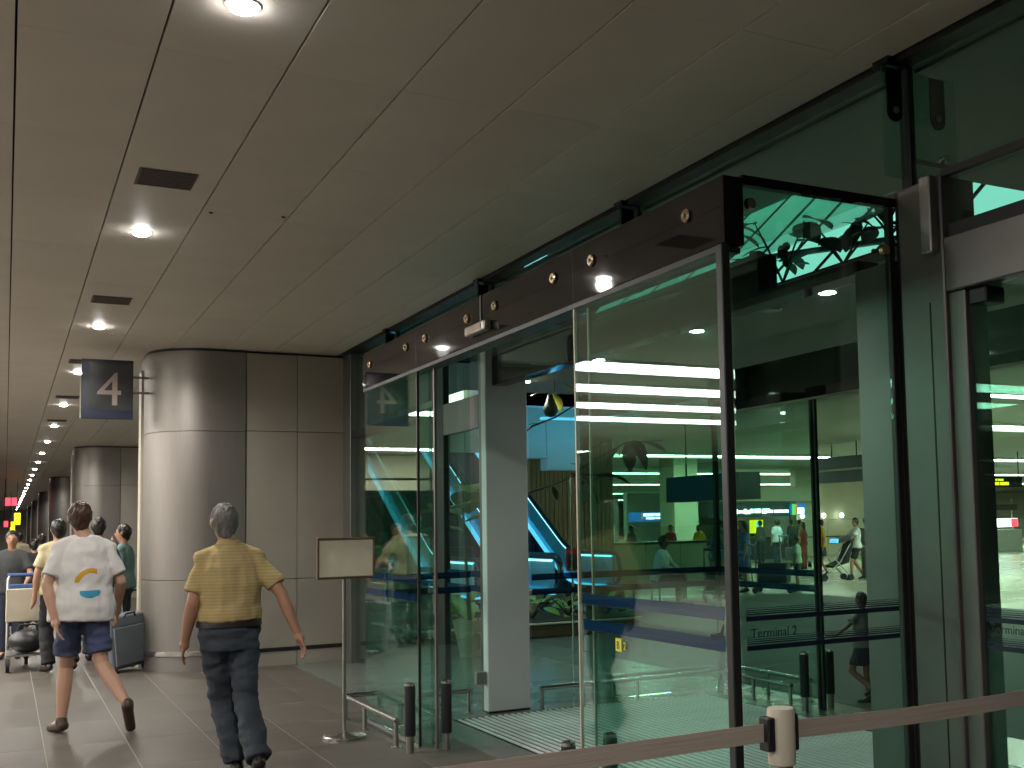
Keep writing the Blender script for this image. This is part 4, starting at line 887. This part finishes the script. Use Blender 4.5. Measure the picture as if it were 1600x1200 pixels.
# suitcase
def suitcase(label, loc, rz, sc=1., m='case_grey'):
    t = thing('suitcase', label, 'suitcase', loc, rz, local=True)
    MB().box(-.21 * sc, .21 * sc, -.125 * sc, .125 * sc, .05 * sc, .62 * sc).build('shell', m, t, bevel=.035 * sc)
    MB().box(-.185 * sc, .185 * sc, -.155 * sc, -.126 * sc, .09 * sc, .50 * sc).build('front_pocket', m, t, bevel=.012)
    MB().box(-.213 * sc, .213 * sc, -.006, .006, .08 * sc, .6 * sc).build('zip_band', 'black_plastic', t)
    for x in (-.1, .1): MB().tube([(x * sc, .10 * sc, .60 * sc), (x * sc, .10 * sc, 1.0 * sc)], .008, 8).build('handle_rod', 'steel', t)
    MB().tube([(-.11 * sc, .10 * sc, 1.0 * sc), (.11 * sc, .10 * sc, 1.0 * sc)], .014, 8).build('grip', 'black_plastic', t)
    for x in (-.17, .17):
        for y in (-.1, .1): MB().tube([(x * sc - .012, y * sc, .032), (x * sc + .012, y * sc, .032)], .031, 14).build('wheel', 'rubber', t)
    MB().tube([(-.07 * sc, -.158 * sc, .60 * sc), (-.05 * sc, -.18 * sc, .64 * sc), (.05 * sc, -.18 * sc, .64 * sc), (.07 * sc, -.158 * sc, .60 * sc)], .011, 8).build('carry_handle', 'black_plastic', t)
    return t
suitcase('grey soft suitcase tilted beside the rounded steel pillar', (1.17, 13.3, 0), math.radians(35), 1.0).rotation_euler = (0, math.radians(-6), math.radians(30))
# luggage trolley
t = thing('luggage_trolley', 'airport luggage trolley with a pale front panel and black bag', 'trolley', (.24, 14.3, 0), local=True)
for x in (-.20, .20):
    MB().tube([(x, .42, .16), (x, -.36, .14)], .016, 8).build('frame_tube', 'steel_dull', t)
    MB().tube([(x, .42, .16), (x, .48, .98), (x * .9, .52, 1.03)], .016, 8).build('upright', 'steel_dull', t)
MB().tube([(-.21, .52, 1.03), (.21, .52, 1.03)], .022, 10).build('push_bar', 'cloth_blue', t)
MB().box(-.21, .21, -.34, .40, .165, .185).build('deck', 'steel_dull', t)
MB().box(-.22, .22, .30, .33, .50, .88).build('front_panel', 'pot', t, bevel=.01)
MB().box(-.19, .21, .36, .43, .86, .93).build('basket_edge', 'cloth_blue', t, bevel=.01)
for x, y in ((-.19, -.34), (.19, -.34), (0, .40)):
    w_ = MB().tube([(x - .018, y, .07), (x + .018, y, .07)], .068, 18).build('wheel', 'rubber', t)
    MB().box(x - .028, x + .028, y - .012, y + .012, .07, .16).build('fork', 'steel_dull', w_)
t = thing('travel_bag', 'black travel bag lying on the luggage trolley deck', 'bag', (.24, 14.15, .187), local=True)
MB().ell((0, 0, .13), .20, .22, .13, 18, 10).build('body', 'black_plastic', t); MB().tube([(-.1, 0, .24), (-.08, 0, .31), (.08, 0, .31), (.1, 0, .24)], .012, 8).build('handle', 'black_plastic', t)
# people inside the hall
HG = 'people inside the arrivals hall'
def hp(label, x, y, rz, h, **k): return person(label, (x, y, 0), math.radians(rz), h, group=HG, vox=k.pop('vox', .026), **k)
hp('little girl in a grey top and navy skirt running past the inner bollards', 6.12, 7.03, 20, .90, top='cloth_grey', bottom='cloth_navy', legs='skirt', vox=.012, hair='hair_black',
   J=dict(elL=(-.35, .05, 1.25), wrL=(-.55, .1, 1.15), elR=(.28, .1, 1.35), wrR=(.33, .2, 1.6), knL=(-.12, .16, .52), anL=(-.1, -.18, .28), toL=(-.1, -.1, .2)), skin='skin_brown')
hp('man with a backpack pushing a baby stroller across the hall', 18.35, 21.2, 75, 1.50, top='cloth_white', bottom='cloth_black', legs='shorts', J=dict(elR=(.2, .2, 1.2), wrR=(.18, .42, 1.08), elL=(-.2, .2, 1.2), wrL=(-.18, .42, 1.08), anL=(-.09, .2, .085), toL=(-.09, .33, .035), knL=(-.09, .2, .5), anR=(.09, -.25, .1), toR=(.09, -.13, .04)))
t = thing('backpack', 'navy and olive backpack worn by the man with the stroller', 'backpack', (18.53, 21.15, .82), math.radians(75), local=True)
MB().box(-.16, .16, -.16, .02, .0, .42).build('pack', 'cloth_olive', t, bevel=.05); MB().box(-.12, .12, -.22, -.161, .04, .26).build('pocket', 'cloth_navy', t, bevel=.03)
for x in (-.1, .1): MB().tube([(x, .02, .40), (x, .16, .44), (x, .22, .2), (x, .02, .05)], .015, 6).build('strap', 'cloth_navy', t)
hp('woman in a golden yellow top and dark skirt walking ahead of the stroller', 18.9, 23.2, 70, 1.48, top='cloth_gold', bottom='cloth_charcoal', legs='skirt', J=dict(anL=(-.09, .22, .085), toL=(-.09, .34, .035), anR=(.09, -.2, .1), toR=(.09, -.08, .035)))
hp('person in a white shirt standing with a tall dark suitcase', 18.95, 21.5, -50, 1.52, top='cloth_white', bottom='cloth_khaki', J=dict(elR=(.22, .15, 1.15), wrR=(.15, .3, 1.05)))
suitcase('tall charcoal suitcase beside the person in the white shirt', (18.75, 21.05, 0), math.radians(-50), 1.15, 'cloth_charcoal')
# stroller
t = thing('baby_stroller', 'dark folding baby stroller with a blue canopy trim', 'stroller', (17.8, 21.35, 0), math.radians(75), local=True)
for x in (-.2, .2):
    MB().tube([(x, -.32, .88), (x, -.05, .45), (x, .38, .10)], .014, 8).build('frame_tube', 'steel_dull', t); MB().tube([(x, -.30, .10), (x, .10, .52)], .014, 8).build('frame_tube', 'steel_dull', t)
    for y in (-.30, .38):
        for q in (-.03, .03): MB().tube([(x + q - .012, y, .075), (x + q + .012, y, .075)], .074, 16).build('wheel', 'rubber', t)
MB().prism([(-.28, .42), (.16, .30), (.2, .36), (-.16, .5), (-.34, .95), (-.42, .92)], 'x', -.19, .19).build('seat', 'cloth_black', t, bevel=.02)
MB().prism([(-.42, .92), (-.30, 1.08), (-.02, 1.0), (.02, .88), (-.3, .96)], 'x', -.2, .2).build('canopy', 'cloth_charcoal', t, bevel=.015)
MB().prism([(-.02, 1.005), (.03, .98), (.04, .90), (.0, .9)], 'x', -.205, .205).build('canopy_trim', 'led_blue', t)  # blue glow put into the trim material, the stroller carries no lamp
MB().tube([(-.2, -.32, .88), (-.2, -.42, .98), (.2, -.42, .98), (.2, -.32, .88)], .016, 8).build('push_handle', 'black_plastic', t)
SIT = dict(pel=(0, 0, .50), chest=(0, .08, .87), neck=(0, .10, 1.04), head=(0, .13, 1.19), shL=(-.175, .09, .98), shR=(.175, .09, .98), elL=(-.24, .2, .75), wrL=(-.12, .42, .62), elR=(.24, .2, .75), wrR=(.12, .42, .62),
           hipL=(-.09, .03, .47), hipR=(.09, .03, .47), knL=(-.12, .45, .48), knR=(.12, .45, .48), anL=(-.12, .45, .09), anR=(.12, .45, .09), toL=(-.13, .60, .035), toR=(.13, .60, .035))
hp('man in a white shirt seated on a bench leaning forward', 10.5, 17.55, -140, 1.66, J=SIT, top='cloth_white', bottom='cloth_black', sleeve='long', hair='hair_black', skin='skin_brown', vox=.018)
t = thing('bench', 'low dark bench under the seated man in the white shirt', 'bench', (10.5, 17.65, 0), math.radians(-140), local=True)
MB().box(-.8, .8, -.22, .22, .33, .38).build('seat', 'wood_dark', t, bevel=.01)
for x in (-.7, .7):
    for y in (-.17, .17): MB().box(x - .02, x + .02, y - .02, y + .02, .001, .329).build('leg', 'steel_dull', t)
hp('person in a teal shirt leaning over a trolley handle', 12.1, 18.0, 150, 1.5, top='cloth_teal', bottom='cloth_khaki', J=dict(chest=(0, .16, 1.26), neck=(0, .24, 1.42), head=(0, .3, 1.55), shL=(-.17, .2, 1.37), shR=(.17, .2, 1.37), elL=(-.2, .4, 1.15), wrL=(-.18, .6, 1.0), elR=(.2, .4, 1.15), wrR=(.18, .6, 1.0)))
hp('woman in a blue dress standing near the corner post', 13.6, 19.2, 60, 1.48, top='cloth_blue', bottom='cloth_blue', legs='skirt', hair='hair_black', longhair=True)
hp('child in a pale green shirt beside the inner mullion', 14.5, 18.6, 40, 1.15, top='cloth_pale_green', bottom='cloth_charcoal', legs='shorts')
hp('woman in a red top with long hair near the shop', 20.9, 26.5, 20, 1.42, top='cloth_red', bottom='cloth_red', longhair=True)
for x, y, rz, tp_, bt, l in ((23.0, 31.5, 10, 'cloth_charcoal', 'cloth_black', 'person in charcoal queueing at the left of the exchange counter'), (24.0, 31.8, -10, 'cloth_olive', 'cloth_black', 'person in an olive jacket queueing at the exchange counter'),
                            (24.75, 32.0, 0, 'cloth_black', 'cloth_black', 'person in black queueing in front of the yellow kiosk'), (25.35, 32.3, 15, 'cloth_charcoal', 'cloth_navy', 'person in charcoal and navy queueing right of the yellow kiosk')):
    hp(l, x, y, rz, 1.48, top=tp_, bottom=bt, sleeve='long')
for x, y, tp_, l, lh in ((15.1, 26.6, 'cloth_charcoal', 'clerk in charcoal at the screens behind the service counter', False), (16.4, 26.7, 'cloth_red', 'clerk in dark red behind the service counter', False), (17.3, 26.6, 'cloth_gold', 'clerk in ochre behind the service counter', True),
                        (18.3, 27.0, 'cloth_pale_blue', 'long haired clerk in pale blue behind the service counter', True), (18.85, 26.6, 'cloth_teal', 'clerk in teal at the end of the service counter', False)):
    hp(l, x, y, 170 + random.uniform(-30, 30), 1.42, top=tp_, bottom='cloth_black', longhair=lh)
for x, y, rz, tp_, bt, l in ((15.2, 22.4, 30, 'cloth_charcoal', 'cloth_black', 'person in charcoal standing behind the leaning person'), (16.3, 23.4, -60, 'cloth_navy', 'cloth_black', 'person in navy standing near the large hanging board'),
                            (17.6, 25.0, 100, 'cloth_brown', 'cloth_charcoal', 'person in brown waiting between the counter and the shop'), (22.2, 29.5, 0, 'cloth_pale_blue', 'cloth_navy', 'person in pale blue walking toward the exchange shop')):
    hp(l, x, y, rz, 1.5, top=tp_, bottom=bt)
def hall_trolley(label, x, y, rz):
    t = thing('hall_trolley', label, 'trolley', (x, y, 0), math.radians(rz), group='trolleys in the hall', local=True)
    for q in (-.22, .22): MB().tube([(q, -.4, .14), (q, .4, .16), (q, .48, .98)], .02, 8).build('frame_tube', 'steel', t)
    MB().tube([(-.23, .48, .98), (.23, .48, .98)], .025, 8).build('push_bar', 'cloth_blue', t)
    MB().box(-.22, .22, -.38, .38, .17, .20).build('deck', 'steel_dull', t)
    MB().box(-.2, .2, -.3, .3, .21, .62).build('case', 'cloth_charcoal', t, bevel=.04)
    for q in (-.2, .2):
        for r in (-.36, .36): MB().tube([(q - .015, r, .065), (q + .015, r, .065)], .063, 14).build('wheel', 'rubber', t)
hall_trolley('loaded trolley in front of the woman in the blue dress', 13.9, 18.6, 40)
hall_trolley('loaded trolley beside the person leaning on its handle', 11.7, 17.5, 150)
hall_trolley('loaded trolley waiting by the exchange shop queue', 21.8, 28.0, 15)
